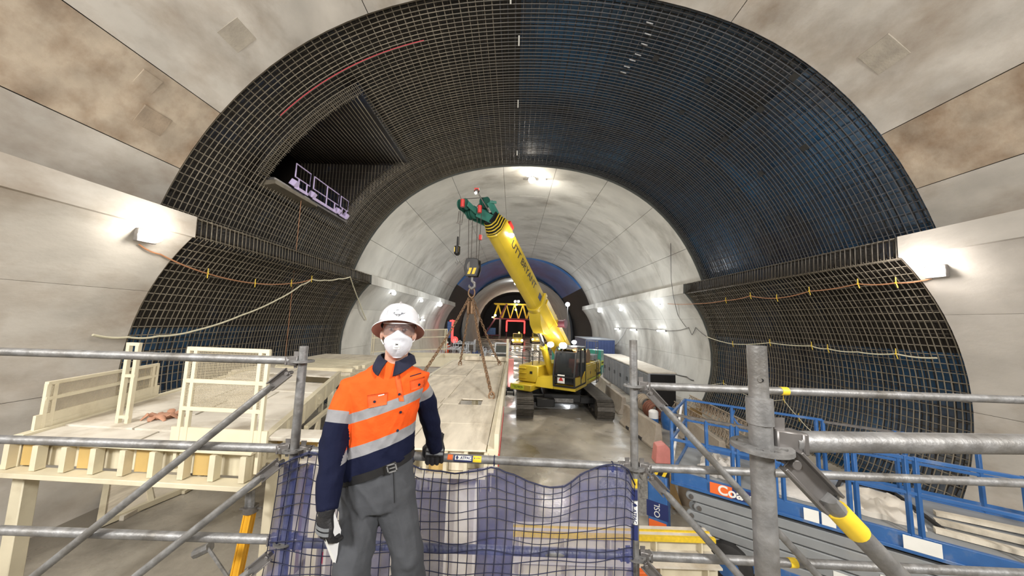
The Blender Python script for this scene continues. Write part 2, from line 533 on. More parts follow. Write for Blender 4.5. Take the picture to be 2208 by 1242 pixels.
def patch(px, py, s, name='pocket_patch', m='patch', d=-.012, rot=0):
    P = hit(px, py); th = atan2(P.x - TX, P.z - ZC)
    t = V((cos(th), 0, -sin(th))); y = V((0, 1, 0)); nn = V((-sin(th), 0, -cos(th)))
    t2 = t * cos(rot) + y * sin(rot); y2 = y * cos(rot) - t * sin(rot)
    mb = MB()
    h = s / 2
    b = [P + t2 * (a * h) + y2 * (c * h) - nn * .03 for a, c in ((-1, -1), (1, -1), (1, 1), (-1, 1))]
    tp = [P + t2 * (a * h * .97) + y2 * (c * h * .97) + nn * .02 for a, c in ((-1, -1), (1, -1), (1, 1), (-1, 1))]
    mb.hexa(b, tp)
    obj(name, mb, m, rc)


patch(511, 76, .62); patch(326, 265, .62, m='patch_dark'); patch(1905, 118, .7); patch(318, 176, .4, m='concrete_stain')
# the middle, finished stretch of lining
edges = [Y_FAR + (Y_MEM - Y_FAR) * i / 6 for i in range(7)]
rc2, rw2 = lining(edges, [-68.2, -57, -41, -25, -8.5, 8.5, 25, 41, 57, 68.2], 'concrete_far', 'pale concrete lining beyond the crane,')
mb = MB()
for d0, d1 in ((-.0, .42),):
    pi_, po = profile(d0), profile(d1)
    mb.grid([[V((x, Y_FAR - .03, z)) for x, z in pi_], [V((x, Y_FAR - .03, z)) for x, z in po]])
    mb.grid([[V((x, Y_FAR - .001, z)) for x, z in pi_], [V((x, Y_FAR - .03, z)) for x, z in pi_]])
tr = obj('trim_1', mb, 'stopend'); tr['kind'] = 'structure'; tr['label'] = 'dark stop end edge of the pale concrete arch'
# blue membrane ring, sprayed concrete stretch, dark heading
rb = Root('ceiling', 'glossy blue and black membrane ring deep in the cavern', None, (TX, 50, 13.6), kind='structure')
for (a, b, mm) in ((-75, -52, 'membrane_black'), (-52, -15, 'membrane_blue'), (-15, 20, 'membrane_blue'), (20, 52, 'membrane_blue'), (52, 75, 'membrane_black')):
    prof = lambda d: [(TX + (11.55 + d) * sin(radians(a + (b - a) * i / 10)), 2.75 + (11.3 + d) * cos(radians(a + (b - a) * i / 10))) for i in range(11)]
    prof2 = lambda d: [(TX + (9.75 + d) * sin(radians(a + (b - a) * i / 10)), 2.6 + (10.15 + d) * cos(radians(a + (b - a) * i / 10))) for i in range(11)]
    obj('membrane_sheet', cone(prof(0), prof(.3), prof2(0), prof2(.3), Y_MEM, Y_MEM2), mm, rb)
for s in (-1, 1):
    prof = lambda d: [(TX + s * (11.0 + d), 5.8), (TX + s * (11.5 + d), 3), (TX + s * (11.3 + d), 0)]
    prof2 = lambda d: [(TX + s * (9.5 + d), 5.2), (TX + s * (9.9 + d), 2.8), (TX + s * (9.7 + d), 0)]
    obj('membrane_sheet', cone(prof(0), prof(.3), prof2(0), prof2(.3), Y_MEM, Y_MEM2), 'membrane_black', rb)
rs = Root('ceiling', 'rough sprayed concrete vault behind the blue ring', None, (TX, 68, 11), kind='structure')
RS = [(-9.3, 0), (-9.7, 2.5), (-9.5, 5), (-8.8, 7.3), (-7.3, 9.6), (-5, 11.3), (-2.5, 12.2), (0, 12.45), (2.6, 12.1), (5.2, 11.1), (7.3, 9.3), (8.7, 7), (9.3, 4.6), (9.5, 2.3), (9.2, 0)]
rows = []
for y in [Y_MEM2 - .2 + i * 3.85 for i in range(8)]:
    rows.append([V((TX + x * (1 + random.uniform(-.02, .02)), y, z * (1 + random.uniform(-.015, .015)))) for x, z in RS])
mb = MB(); mb.grid(rows)
o = obj('shotcrete_shell', mb, 'shotcrete', rs, ang=180); sm = o.modifiers.new('sub', 'SUBSURF'); sm.levels = sm.render_levels = 1
pb = [(TX + x * 1.3, max(0, z * 1.3)) for x, z in RS]
mb = MB(); mb.grid([[V((TX + x * 1.02, Y_MEM2 - .15, z * 1.02)) for x, z in RS], [V((x, Y_MEM2 - .1, z)) for x, z in pb]])
obj('membrane_skirt', mb, 'membrane_black', rs)
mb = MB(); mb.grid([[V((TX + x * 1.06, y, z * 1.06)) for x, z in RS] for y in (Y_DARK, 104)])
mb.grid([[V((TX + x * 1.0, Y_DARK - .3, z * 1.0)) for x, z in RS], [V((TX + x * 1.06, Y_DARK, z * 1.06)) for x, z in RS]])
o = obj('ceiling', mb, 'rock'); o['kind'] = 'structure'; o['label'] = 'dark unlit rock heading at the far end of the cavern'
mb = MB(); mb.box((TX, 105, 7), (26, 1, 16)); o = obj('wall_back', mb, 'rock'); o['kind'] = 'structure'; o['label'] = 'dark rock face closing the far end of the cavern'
mb = MB(); mb.box((TX, -8.6, 7.5), (27, 1, 17)); o = obj('bounce_wall_front', mb, 'concrete'); o['kind'] = 'structure'; o['label'] = 'unseen concrete wall added behind the viewpoint to bounce light'  # unseen wall added to keep light in and bounce it forward

# ------------------------------------------------------------------ membrane and reinforcement of the unlined stretch
OP_Y0, OP_Y1, OP_T0, OP_T1 = 11.05, 16.3, -56.5, -34.4
DM = .42
rm = Root('ceiling', 'dark waterproof membrane stretch behind the reinforcing bars', None, (TX, 14, 13.9), kind='structure')
ths = [-TS, OP_T0, -45.5, OP_T1, -18, -4, 12, 26, 40, 54, TS]
for i in range(len(ths) - 1):
    a, b = ths[i], ths[i + 1]
    for (y0, y1) in (((Y_NEAR - .1, OP_Y0), (OP_Y1, Y_FAR + .1)) if OP_T0 <= a < OP_T1 else ((Y_NEAR - .1, 14.0), (13.94, Y_FAR + .1))):
        mm = 'membrane_dark' if b <= -4 else 'membrane'
        j = random.uniform(0, .03)
        obj('membrane_sheet', strip(up_arc(a, b, 7, DM + j), up_arc(a, b, 7, DM + j + .02), y0, y1), mm, rm)
for s in (-1, 1):
    inn = [up_pt(s * TS, DM)] + nib(s, DM) + lo_arc(42.4, 12, 5, s, DM)
    ou = [up_pt(s * TS, DM + .03)] + nib(s, DM + .03) + lo_arc(42.4, 12, 5, s, DM + .03)
    obj('membrane_sheet', strip(inn, ou, Y_NEAR - .1, Y_FAR + .1), 'membrane_dark', rm)
    obj('membrane_sheet', strip(lo_arc(12, -32, 8, s, DM), lo_arc(12, -32, 8, s, DM + .03), Y_NEAR - .1, Y_FAR + .1), 'membrane', rm)

cage = Root('reinforcement_cage', 'dense brown steel reinforcing grid arched over the dark membrane', 'rebar', (TX, 14, 0))
RB = .0165
P_H = profile(.10, 64, 14)


def hoop_mesh(pts, name='hoop_bar', r=RB):
    mb = MB(); mb.tube([V((x - TX, 0, z)) for x, z in pts], r, 4)
    return mb.mesh(name, True, 180)


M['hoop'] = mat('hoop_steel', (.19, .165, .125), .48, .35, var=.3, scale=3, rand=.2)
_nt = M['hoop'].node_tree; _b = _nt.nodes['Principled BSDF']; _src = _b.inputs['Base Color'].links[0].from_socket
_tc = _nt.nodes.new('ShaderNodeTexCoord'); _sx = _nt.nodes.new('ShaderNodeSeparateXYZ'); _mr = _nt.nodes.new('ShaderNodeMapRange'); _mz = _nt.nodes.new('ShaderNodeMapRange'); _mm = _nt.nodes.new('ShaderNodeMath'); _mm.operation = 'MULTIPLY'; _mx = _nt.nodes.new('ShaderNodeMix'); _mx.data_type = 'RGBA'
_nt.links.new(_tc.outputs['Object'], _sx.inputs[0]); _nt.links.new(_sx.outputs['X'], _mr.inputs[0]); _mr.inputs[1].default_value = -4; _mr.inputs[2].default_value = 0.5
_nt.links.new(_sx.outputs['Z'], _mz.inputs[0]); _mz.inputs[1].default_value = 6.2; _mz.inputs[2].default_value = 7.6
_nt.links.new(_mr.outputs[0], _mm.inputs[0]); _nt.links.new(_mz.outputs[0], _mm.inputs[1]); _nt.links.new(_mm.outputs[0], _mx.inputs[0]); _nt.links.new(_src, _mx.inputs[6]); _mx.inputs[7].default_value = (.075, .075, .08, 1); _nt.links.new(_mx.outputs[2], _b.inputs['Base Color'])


def theta(p): return math.degrees(atan2(p[0] - TX, p[1] - ZC))


iu0 = next(i for i, p in enumerate(P_H) if p[1] > 7.1 and theta(p) > -TS - .5 and i > 16)
full = hoop_mesh(P_H)
low_part = [p for p in P_H[:iu0] ] + up_arc(-TS, OP_T0 - .3, 6, .10)
high_part = up_arc(OP_T1 + .3, TS, 48, .10) + nib(1, .10) + lo_arc(42.4, -30.4, 14, 1, .10)
m_low, m_high = hoop_mesh(low_part), hoop_mesh(high_part)
y = Y_NEAR + .12
NH = 72
for i in range(NH):
    y = Y_NEAR + .1 + i * (Y_FAR - Y_NEAR - .2) / (NH - 1)
    jx, jz = random.uniform(-.012, .012), random.uniform(-.008, .008)
    for me in ((m_low, m_high) if OP_Y0 < y < OP_Y1 else (full,)):
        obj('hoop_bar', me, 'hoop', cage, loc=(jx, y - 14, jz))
# longitudinal bars, laid along the profile every 0.175 m
dens = profile(.135, 220, 60)
acc, last, spots = 0, dens[0], []
for p in dens[1:]:
    acc += math.hypot(p[0] - last[0], p[1] - last[1]); last = p
    if acc >= .172: spots.append(p); acc = 0


def long_mesh(L):
    mb = MB(); mb.tube([V((0, 0, 0)), V((0, L, 0))], .0155, 5); return mb.mesh('longitudinal_bar', True, 180)


LF = long_mesh(Y_FAR - Y_NEAR - .06); LG = LF.copy(); LG.materials.clear(); LG.materials.append(M['rebar_grey']); LA = long_mesh(OP_Y0 - Y_NEAR); LB_ = long_mesh(Y_FAR - OP_Y1 - .04)
for p in spots:
    t = theta(p)
    j = random.uniform(-.02, .02)
    if p[1] > 7.2 and OP_T0 < t < OP_T1:
        obj('longitudinal_bar', LA, 'rebar', cage, loc=(p[0] - TX, Y_NEAR - 14, p[1]))
        obj('longitudinal_bar', LB_, 'rebar', cage, loc=(p[0] - TX, OP_Y1 - 14, p[1]))
    else:
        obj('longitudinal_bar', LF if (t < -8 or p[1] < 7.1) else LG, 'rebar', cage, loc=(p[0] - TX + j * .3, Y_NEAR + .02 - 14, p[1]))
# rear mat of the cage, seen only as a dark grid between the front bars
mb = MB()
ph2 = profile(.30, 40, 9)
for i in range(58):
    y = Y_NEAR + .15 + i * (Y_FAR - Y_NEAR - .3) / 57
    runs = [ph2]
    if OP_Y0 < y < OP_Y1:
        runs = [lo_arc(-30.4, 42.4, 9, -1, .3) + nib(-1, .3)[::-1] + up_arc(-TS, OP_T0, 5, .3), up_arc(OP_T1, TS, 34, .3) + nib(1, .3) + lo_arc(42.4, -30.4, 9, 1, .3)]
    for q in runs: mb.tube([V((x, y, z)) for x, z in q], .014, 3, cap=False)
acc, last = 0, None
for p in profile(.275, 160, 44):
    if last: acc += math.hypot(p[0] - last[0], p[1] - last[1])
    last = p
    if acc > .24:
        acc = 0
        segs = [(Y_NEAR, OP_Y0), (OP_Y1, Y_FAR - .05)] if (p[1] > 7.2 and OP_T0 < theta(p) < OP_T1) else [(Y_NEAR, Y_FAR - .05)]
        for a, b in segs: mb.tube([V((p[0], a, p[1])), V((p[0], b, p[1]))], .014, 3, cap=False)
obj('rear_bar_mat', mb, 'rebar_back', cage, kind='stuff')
mb = MB(); mb.tube([V((x, 9.88, z)) for x, z in up_arc(-47, -20.5, 16, .065)], .013, 5)
obj('red_bar', mb, 'rebar_red', cage, label='red sprayed hoop bar')
# bent bar ends along the near side of the opening
mb = MB()
for i in range(34):
    t = OP_T0 + (OP_T1 - OP_T0) * i / 33
    for k in range(2):
        (x0_, z0_), (x1_, z1_) = up_pt(t + k * .3, .07), up_pt(t + k * .3, .45)
        yy = OP_Y0 + .02 + random.uniform(-.03, .03)
        mb.tube([V((x0_, yy - .5, z0_)), V((x0_, yy, z0_)), V((x0_ * .5 + x1_ * .5, yy + .07, z0_ * .5 + z1_ * .5)), V((x1_, yy, z1_))], .014, 4)
        yy = OP_Y1 + random.uniform(-.03, .03)
        mb.tube([V((x0_, yy + .5, z0_)), V((x0_, yy, z0_)), V((x0_ * .5 + x1_ * .5, yy - .07, z0_ * .5 + z1_ * .5)), V((x1_, yy, z1_))], .014, 4)
obj('bent_bar_ends', mb, 'rebar', cage, kind='stuff')
# pale tags, and black plates put in for dark holes in the cage
for px, py, L in ((1119, 88, .4), (1117, 224, .5), (1115, 330, .5), (1101, 4, .12)):
    P = hit(px, py, .06); mb = MB(); mb.bar(P - V((0, L / 2, 0)), P + V((0, L / 2, 0)), .05, .02); obj('pale_tag', mb, 'white_lbl', cage)
for i in range(7):
    px, py = [(1408, 52), (1404, 76), (1396, 98), (1382, 120), (1370, 132), (1358, 146), (1350, 158)][i]
    P = hit(px, py, .05); t = radians(theta((P.x, P.z)))
    mb = MB(); q = V((cos(t), 0, -sin(t))); mb.tube([P - q * .22, P], .022, 6); obj('bar_end', mb, 'galv', cage)
for px, py in ((1414, 126), (1527, 172), (1640, 236), (1563, 300), (1734, 318), (1470, 242), (1640, 374), (1520, 346), (1430, 300), (1712, 166), (1588, 410), (1632, 496), (1700, 470), (1660, 555)):
    P = hit(px, py, .09); t = radians(theta((P.x, P.z)))
    mb = MB(); mb.box(P, (.2, .24, .02), Matrix.Rotation(t, 3, 'Y')); obj('dark_hole_plate', mb, 'black', cage)

# ------------------------------------------------------------------ side adit
ad = Root('wall_left', 'dark side adit opening with bars across its roof', None, (-11, 13.7, 9.3), kind='structure')
mb = MB()
mb.box((-11, 13.7, 12.75), (10.6, 5.9, .2)); mb.box((-11.3, 16.55, 11), (9.6, .3, 3.6)); mb.box((-11.6, 10.85, 11), (7.6, .3, 3.6))
mb.box((-12.4, 13.7, 9.15), (7.2, 5.6, .3)); mb.box((-16.2, 13.7, 11), (.3, 6, 3.8))
# clip the roof and jamb to the outside of the vault
vv = []
for p in mb.v:
    q = V(p); lim = sqrt(max(0, 11.7 ** 2 - (min(q.z, 12.7) - ZC) ** 2))
    if q.x > TX - lim: q.x = TX - lim
    vv.append(tuple(q))
mb.v = vv
obj('adit_shell', mb, 'membrane_dark', ad)


def z_arch(x): return ZC + sqrt(max(0, 11.62 ** 2 - (x - TX) ** 2))


x = -5.95
soff = MB(); soff.tube([V((0, 0, 0)), V((0, OP_Y1 - OP_Y0, 0))], .021, 5); sm_ = soff.mesh('roof_bar', True, 180)
while x > -11.5:
    obj('roof_bar', sm_, 'rebar', ad, loc=(x + 11, OP_Y0 - 13.7, 12.52 - 9.3))
    zb = max(9.35, z_arch(x)) if x > -9 else 9.35
    if zb < 12.4:
        mb = MB(); mb.tube([V((x, OP_Y1 + .04, zb)), V((x, OP_Y1 + .04, 12.5))], .017, 5); obj('jamb_bar', mb, 'rebar', ad)
    x -= .17
for z in (9.7, 10.1, 10.5, 10.9, 11.3, 11.7, 12.1):
    xa = TX - sqrt(11.6 ** 2 - (z - ZC) ** 2)
    mb = MB(); mb.tube([V((-11.5, OP_Y1 + .08, z)), V((xa, OP_Y1 + .08, z))], .014, 5); obj('jamb_bar', mb, 'rebar_back', ad)
# access platform with railings at the adit sill
pf = Root('access_platform', 'steel platform with railings tinted as if purple-lit in the side adit opening', 'platform', (-9.2, 13.7, 9.3))
mb = MB(); mb.box((-9.35, 13.7, 9.36), (1.3, 5.1, .1)); obj('deck_plate', mb, 'galv_dark', pf)
mb = MB(); mb.hexa([V((-9.5, 11.1, 9.0)), V((-8.62, 11.1, 9.16)), V((-8.62, 13.6, 9.2)), V((-9.5, 13.6, 9.1))], [V((-9.5, 11.1, 9.2)), V((-8.62, 11.1, 9.31)), V((-8.62, 13.6, 9.31)), V((-9.5, 13.6, 9.3))]); obj('edge_plate', mb, 'rebar', pf)
XR = -8.6
for y0, y1, posts in ((12.05, 12.95, 2), (13.2, 15.15, 2), (15.35, 16.05, 2)):
    mb = MB()
    mb.tube([V((XR, y0, 9.85)), V((XR, y0, 10.38)), V((XR, y1, 10.38)), V((XR, y1, 9.85)), V((XR, y0, 9.85))], .026, 6)
    ys = [y0 + .25 * (y1 - y0), y1 - .2 * (y1 - y0)] if y1 - y0 < 1.5 else [(y0 + y1) / 2, y1 - .3]
    for k, yy in enumerate(ys): mb.tube([V((XR, yy, 9.41)), V((XR, yy, 10.38 if (k == 0 and y1 - y0 > 1.5) else 9.85))], .026, 6)
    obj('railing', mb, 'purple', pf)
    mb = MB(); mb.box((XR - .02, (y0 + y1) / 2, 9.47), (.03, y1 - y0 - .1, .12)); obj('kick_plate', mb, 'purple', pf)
for yy in (12.1, 13.25, 15.25, 16.0):
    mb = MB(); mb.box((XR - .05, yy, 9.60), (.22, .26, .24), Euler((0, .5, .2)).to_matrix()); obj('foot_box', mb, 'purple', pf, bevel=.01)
lamp('POINT', 'adit_lamp', (-9.6, 13.4, 10.2), 9, (.85, .72, 1), .15)

# ------------------------------------------------------------------ fixed lamps
def wall_lamp(px, py, side, label, power, kind='bulb', col=COOL, r=.11):
    P = hit(px, py, -.14, low=side)
    n = V((-side, 0, 0))
    t = Root('wall_lamp', label, 'lamp', P - V((0, 0, .12)), group=None)
    if kind == 'bulb':
        mb = MB(); mb.bar(P - n * .16, P - n * .02, .16, .16); obj('housing', mb, 'galv_dark', t)
        mb = MB(); mb.ball(P + n * .04, r); obj('lens', mb, 'lamp_cool', t)
    else:
        mb = MB(); mb.box(P - n * .06, (.09, 1.3, .12)); obj('housing', mb, 'galv_dark', t)
        mb = MB(); mb.tube([P + V((0, -.6, -.02)), P + V((0, .6, -.02))], .055, 8); obj('tube_lens', mb, 'lamp_cool', t)
    lamp('POINT', 'glow', P + n * 2.3, power * 1.35, col, .2, parent=t.o)
    return t


for px, py, s, lab, pw, kd, r in (
        (848, 632, -1, 'nearest bright bulb along the left corbel beyond the netted worker', 110, 'bulb', .15),
        (908, 648, -1, 'second bright bulb along the left corbel, smaller than its neighbour', 110, 'bulb', .14),
        (948, 656, -1, 'third and farthest bright bulb on the left corbel beside the black ring', 140, 'bulb', .26),
        (912, 690, -1, 'white tube lamp low on the left lining above the cream railings', 60, 'tube', .1),
        (1418, 655, 1, 'nearest bright bulb along the right corbel of the pale lining', 150, 'bulb', .17),
        (1340, 667, 1, 'middle bright bulb along the right corbel of the pale lining', 110, 'bulb', .16),
        (1293, 670, 1, 'farthest bright bulb along the right corbel of the pale lining', 110, 'bulb', .2),
        (1425, 713, 1, 'nearest white tube lamp on the right lining wall', 80, 'tube', .1),
        (1365, 711, 1, 'middle white tube lamp on the right lining wall', 70, 'tube', .1),
        (1330, 709, 1, 'farthest white tube lamp on the right lining wall', 70, 'tube', .1)):
    wall_lamp(px, py, s, lab, pw, kd, COOL, r)

# two strong floods on the near lining and the triple flood under the crown
P = hit(325, 510, -.2, low=-1)
t = Root('flood_lamp', 'glaring floodlight on the near left lining wall under the corbel', 'lamp', P - V((0, 0, .2)))
mb = MB(); mb.box(P - V((.12, 0, 0)), (.1, .42, .3)); mb.bar(P - V((.25, 0, .1)), P - V((.12, 0, 0)), .06); obj('housing', mb, 'galv_dark', t, bevel=.01)
mb = MB(); mb.ball(P, (.07, .22, .14), R=Matrix.Rotation(-.3, 3, 'Z')); obj('lens', mb, 'lamp', t)
lamp('POINT', 'glow', P + V((.55, -.1, 0)), 95, (1, .95, .86), .2, parent=t.o)
P = V((10.35, 8.0, 6.05))
t = Root('flood_lamp', 'floodlight on the near right lining wall just past the rebar edge', 'lamp', P - V((0, 0, .2)))
mb = MB(); mb.box(P + V((.12, 0, 0)), (.1, .42, .3)); mb.bar(P + V((.25, 0, .1)), P + V((.12, 0, 0)), .06); obj('housing', mb, 'galv_dark', t, bevel=.01)
mb = MB(); mb.ball(P, (.07, .22, .14)); obj('lens', mb, 'lamp', t)
lamp('POINT', 'glow', P + V((-.6, .1, 0)), 95, (1, .93, .88), .2, parent=t.o)
t = Root('flood_cluster', 'cluster of three glaring floodlights under the crown of the pale arch', 'lamp', (.9, 20.7, 13.9))
c3 = [A(1140, 374, 20.2), A(1147, 388, 20.7), A(1169, 388, 20.9)]
mb = MB(); mb.bar((.4, 20.9, 14.05), (2.0, 20.9, 14.05), .07); mb.bar((.9, 20.9, 14.05), (.9, 20.9, 14.6), .05); mb.bar((1.6, 20.9, 14.05), (1.6, 20.9, 14.6), .05); obj('bracket', mb, 'galv_dark', t)
for i, p in enumerate(c3):
    mb = MB(); mb.cyl(p + V((0, .25, .03)), p + V((0, .02, 0)), .16, 12, .24); obj('housing', mb, 'galv_dark', t)
    mb = MB(); mb.ball(p, (.24, .08, .21)); obj('lens', mb, 'lamp', t)
    lamp('POINT', 'glow', p + V((0, -.2, -.5)), 45, (1, .9, .76), .3, parent=t.o)
    lamp('AREA', 'flood', p + V((0, -.1, -.3)), 320, (1, .95, .86), .5, (.8 + (i - 1) * 4, 16 + 9 * i, 2), parent=t.o)

# ------------------------------------------------------------------ strung cables with yellow ties
def strung(label, pts, m, r=.018, ties=(), name='strung_cable', group=None):
    mid = pts[len(pts) // 2]
    t = Root(name, label, 'cable', mid, group=group)
    fine = []
    for i in range(len(pts) - 1):
        for k in range(6):
            s = k / 6; q = pts[i].lerp(pts[i + 1], s); fine.append(q - V((0, 0, .04 * 4 * s * (1 - s))))
    fine.append(pts[-1])
    mb = MB(); mb.tube(fine, r, 6); obj('cable', mb, m, t)
    for i in ties:
        p = pts[i]
        mb = MB(); mb.tube([p + V((0, 0, .16)), p, p + V((.02, -.02, -.14))], .016, 4); mb.ball(p, .035, 6, 4); obj('tie', mb, 'tape_yellow', t)
    return t


H = lambda l, s, d=-.06: [hit(a, b, d, low=s) for a, b in l]
strung('thin orange cable sagging across the left wall bars to a knot', H([(300, 527), (345, 548), (448, 590), (550, 611), (628, 611), (672, 602)], -1), 'cable', .02, (2, 3, 4))
strung('pale hose rising from the left edge to the knot and on to the corbel', H([(200, 722), (276, 727), (340, 725), (420, 713), (520, 680), (600, 645), (650, 614), (672, 602), (700, 604), (730, 601), (755, 597), (775, 652), (790, 690)], -1), 'cable_pale', .028, (7,))
strung('thin orange cable tied along the right wall bars below the corbel ledge', H([(1440, 655), (1500, 655), (1565, 648), (1618, 638), (1675, 643), (1745, 628), (1850, 612), (1932, 610), (2010, 600)], 1), 'cable', .02, (2, 3, 4, 5, 6, 7))
strung('pale thin hose draped low across the right wall bars', H([(1524, 726), (1580, 742), (1660, 739), (1750, 746), (1785, 752), (1850, 759), (1932, 763), (2020, 772)], 1), 'cable_pale', .022, (1, 2, 3, 4, 6))
strung('slack cord sloping down the right wall bars towards the blue lift', H([(1480, 833), (1560, 826), (1632, 862), (1690, 862), (1722, 900), (1750, 930)], 1, -.05), 'cable_pale', .014, (1, 3, 4))
strung('thin cable along the right lining wall linking the tube lamps', H([(1330, 706), (1365, 707), (1395, 709), (1425, 711), (1455, 713), (1485, 706), (1492, 722), (1500, 706), (1524, 726)], 1, -.04), 'rope', .016)
strung('white hose hanging diagonally from the tube lamp on the right lining', H([(1350, 708), (1340, 728), (1325, 745), (1312, 757)], 1, -.05), 'white', .03)
strung('grey cable lying along the foot of the right lining wall', H([(1300, 770), (1340, 772), (1380, 790), (1440, 801), (1480, 812), (1495, 820)], 1, -.05), 'rope', .03)
P0, P1 = hit(650, 425, -.02), hit(615, 772, -.1, low=-1)
strung('thin brown wire hanging from the adit platform down the left wall', [P0, P0.lerp(P1, .35), P0.lerp(P1, .7), P1], 'cable', .012)
strung('grey cable looped down the near right lining face', H([(1446, 525), (1447, 600), (1452, 640), (1462, 680), (1480, 706)], 1, -.04), 'rope', .016)
# ------------------------------------------------------------------ scaffold round the viewpoint
RT = .0242


def rosette(mb, c):
    n = 24
    for r0, r1 in ((.022, .036), (.050, .0625)):
        lo = []
        for rr, z in ((r0, -.005), (r1, -.005), (r1, .005), (r0, .005)):
            lo.append([c + V((rr * cos(2 * pi * j / n), rr * sin(2 * pi * j / n), z)) for j in range(n)])
        mb.ring(lo + [lo[0]], cap=False)
    for k in range(8):
        a = pi * k / 4 + pi / 8
        d = V((cos(a), sin(a), 0)); mb.bar(c + d * .03, c + d * .055, .013 if k % 2 else .02, .0095)


def standard(label, x, y, z0, z1, ros, spigot=0, lean=0):
    t = Root('scaffold_standard', label, 'scaffold pole', (x, y, z0))
    lx = lambda z: x + lean * (z - z0)
    mb = MB(); mb.tube([V((lx(z0), y, z0)), V((lx(z1), y, z1))], RT, 20); obj('tube', mb, 'galv', t)
    for z in ros:
        mb = MB(); rosette(mb, V((lx(z), y, z))); obj('rosette', mb, 'galv', t)
    if spigot:
        mb = MB(); mb.tube([V((lx(z1 - .06), y, z1 - .06)), V((lx(z1), y, z1)), V((lx(z1), y, z1 + .001)), V((lx(z1 + spigot), y, z1 + spigot))], [RT + .0035, RT + .0035, .0205, .0205], 20)
        mb.cyl(V((x - .01, y - .017, z1 + .045)), V((x - .012, y - .022, z1 + .045)), .0045, 8)
        obj('spigot', mb, 'galv', t)
        mb = MB(); mb.cyl(V((x - .006, y - .0195, z1 + .045)), V((x - .0063, y - .0212, z1 + .045)), .004, 10); obj('pin_hole', mb, 'black', t)
    return t


def ledger(label, a, b, name='scaffold_ledger', group=None, wedge_up=.055):
    a, b = V(a), V(b); d = (b - a).normalized()
    t = Root(name, label, 'scaffold rail', (a + b) / 2 - V((0, 0, RT)), group=group)
    mb = MB(); mb.tube([a + d * .075, b - d * .075], RT, 18); obj('tube', mb, 'galv', t)
    for p, s in ((a, d), (b, -d)):
        mb = MB()
        mb.bar(p + s * .03, p + s * .085, .03, .06, w2=.046, h2=.05)
        mb.bar(p + s * .085, p + s * .1, .05, .05)
        obj('cast_head', mb, 'galv_dark', t, bevel=.003)
        mb = MB(); mb.bar(p + s * .046 - V((0, 0, .045)), p + s * .046 + V((0, 0, wedge_up)), .006, .016, h2=.03, up=s); obj('wedge', mb, 'galv_dark', t)
    return t


def brace(label, a, b, off=.0):
    a, b = V(a), V(b); d = (b - a).normalized()
    t = Root('scaffold_brace', label, 'scaffold brace', (a + b) / 2)
    mb = MB()
    for p, s in ((a, d), (b, -d)):
        mb.tube([p + s * .10, p + s * .155], [(.030, .013), (RT * .85, RT * .85)], 14)
    mb.tube([a + d * .15, b - d * .15], RT * .86, 16); obj('tube', mb, 'galv', t)
    for p, s in ((a, d), (b, -d)):
        mb = MB(); nrm = V((0, 1, 0)); side = s.cross(nrm).normalized()
        mb.bar(p - s * .01, p + s * .115, .052, .004, up=nrm)
        for q in (-1, 1): mb.bar(p - s * .015 + side * (q * .026) - nrm * .008, p + s * .12 + side * (q * .026) - nrm * .008, .007, .02, up=nrm)
        mb.cyl(p + nrm * .04, p - nrm * .014, .011, 10)
        obj('slotted_end', mb, 'galv_dark', t, bevel=.001)
    return t


ZD = 2.70
S1, S2, S3, S0, S4, S5 = (-1.262, 2.0), (.79, 2.15), (.60, .81), (-3.33, 2.0), (3.36, 2.12), (2.66, .97)
L1 = (4.225, 3.715, 3.215); L2_ = (4.115, 3.615, 3.10)
standard('grey scaffold pole behind the worker at the left end of the blue net', *S1, 0, 4.315, L1, lean=-.001)
standard('grey scaffold pole at the right end of the blue net', *S2, 0, 4.405, L2_)
standard('thick nearest grey scaffold pole with a stepped spigot top in front of the blue lift', *S3, 0, 4.335, (4.222,), spigot=.125)
standard('grey scaffold pole at the far left end of the left guard rails', *S0, 0, 4.32, L1)
standard('grey scaffold pole at the far right end of the right guard rails', *S4, 0, 4.4, L2_)
standard('grey scaffold pole at the outer end of the nearest short rail', *S5, 0, 4.4, (4.21,))
NMS = ('top', 'middle', 'lowest')
for k in range(3):
    ledger('%s of the three grey rails running left from the pole behind the worker' % NMS[k], (*S0, L1[k] + .002), (*S1, L1[k] + .002))
    ledger('%s of the three grey rails running right across the blue lift' % NMS[k], (*S2, L2_[k]), (*S4, L2_[k] - .01))
mid_l = ledger('grey rail with maker stickers gripped by the worker above the blue net', (*S1, L1[1] - .005), (*S2, L2_[1]))
low_l = ledger('grey rail seen through the blue net at knee height', (*S1, L1[2] - .01), (*S2, L2_[2]))
ledger('thick grey rail going right from the nearest pole', (*S3, 4.235), (*S5, 4.22))
brace('upper diagonal brace sloping down left from the pole behind the worker', (-1.315, 1.945, 4.16), (-3.27, 1.945, 2.44))
brace('middle diagonal brace sloping down left from the pole behind the worker', (-1.315, 1.945, 3.655), (-3.27, 1.945, 2.0))
brace('lowest diagonal brace sloping down left beside the net bottom corner', (-1.325, 1.945, 3.16), (-3.27, 1.945, 1.5))
brace('upper diagonal brace sloping down right from the pole at the net end', (.87, 2.085, 4.085), (3.0, 2.085, 1.85))
brace('middle diagonal brace sloping down right from the pole at the net end', (.87, 2.085, 3.585), (3.0, 2.085, 1.35))
brace('lowest diagonal brace starting at the bottom right corner of the net', (.83, 2.085, 3.09), (2.9, 2.085, 1.0))
brace('thick yellow-taped brace sloping down right from the nearest pole', (.655, .79, 4.195), (2.5, .92, 2.33))


def tape(rootname, label, p, d, w, m='tape_yellow', r=RT, part_of=None):
    p, d = V(p), V(d).normalized()
    mb = MB(); mb.tube([p - d * w / 2, p + d * w / 2], r + .0018, 18)
    return obj('tape_band', mb, m, part_of)


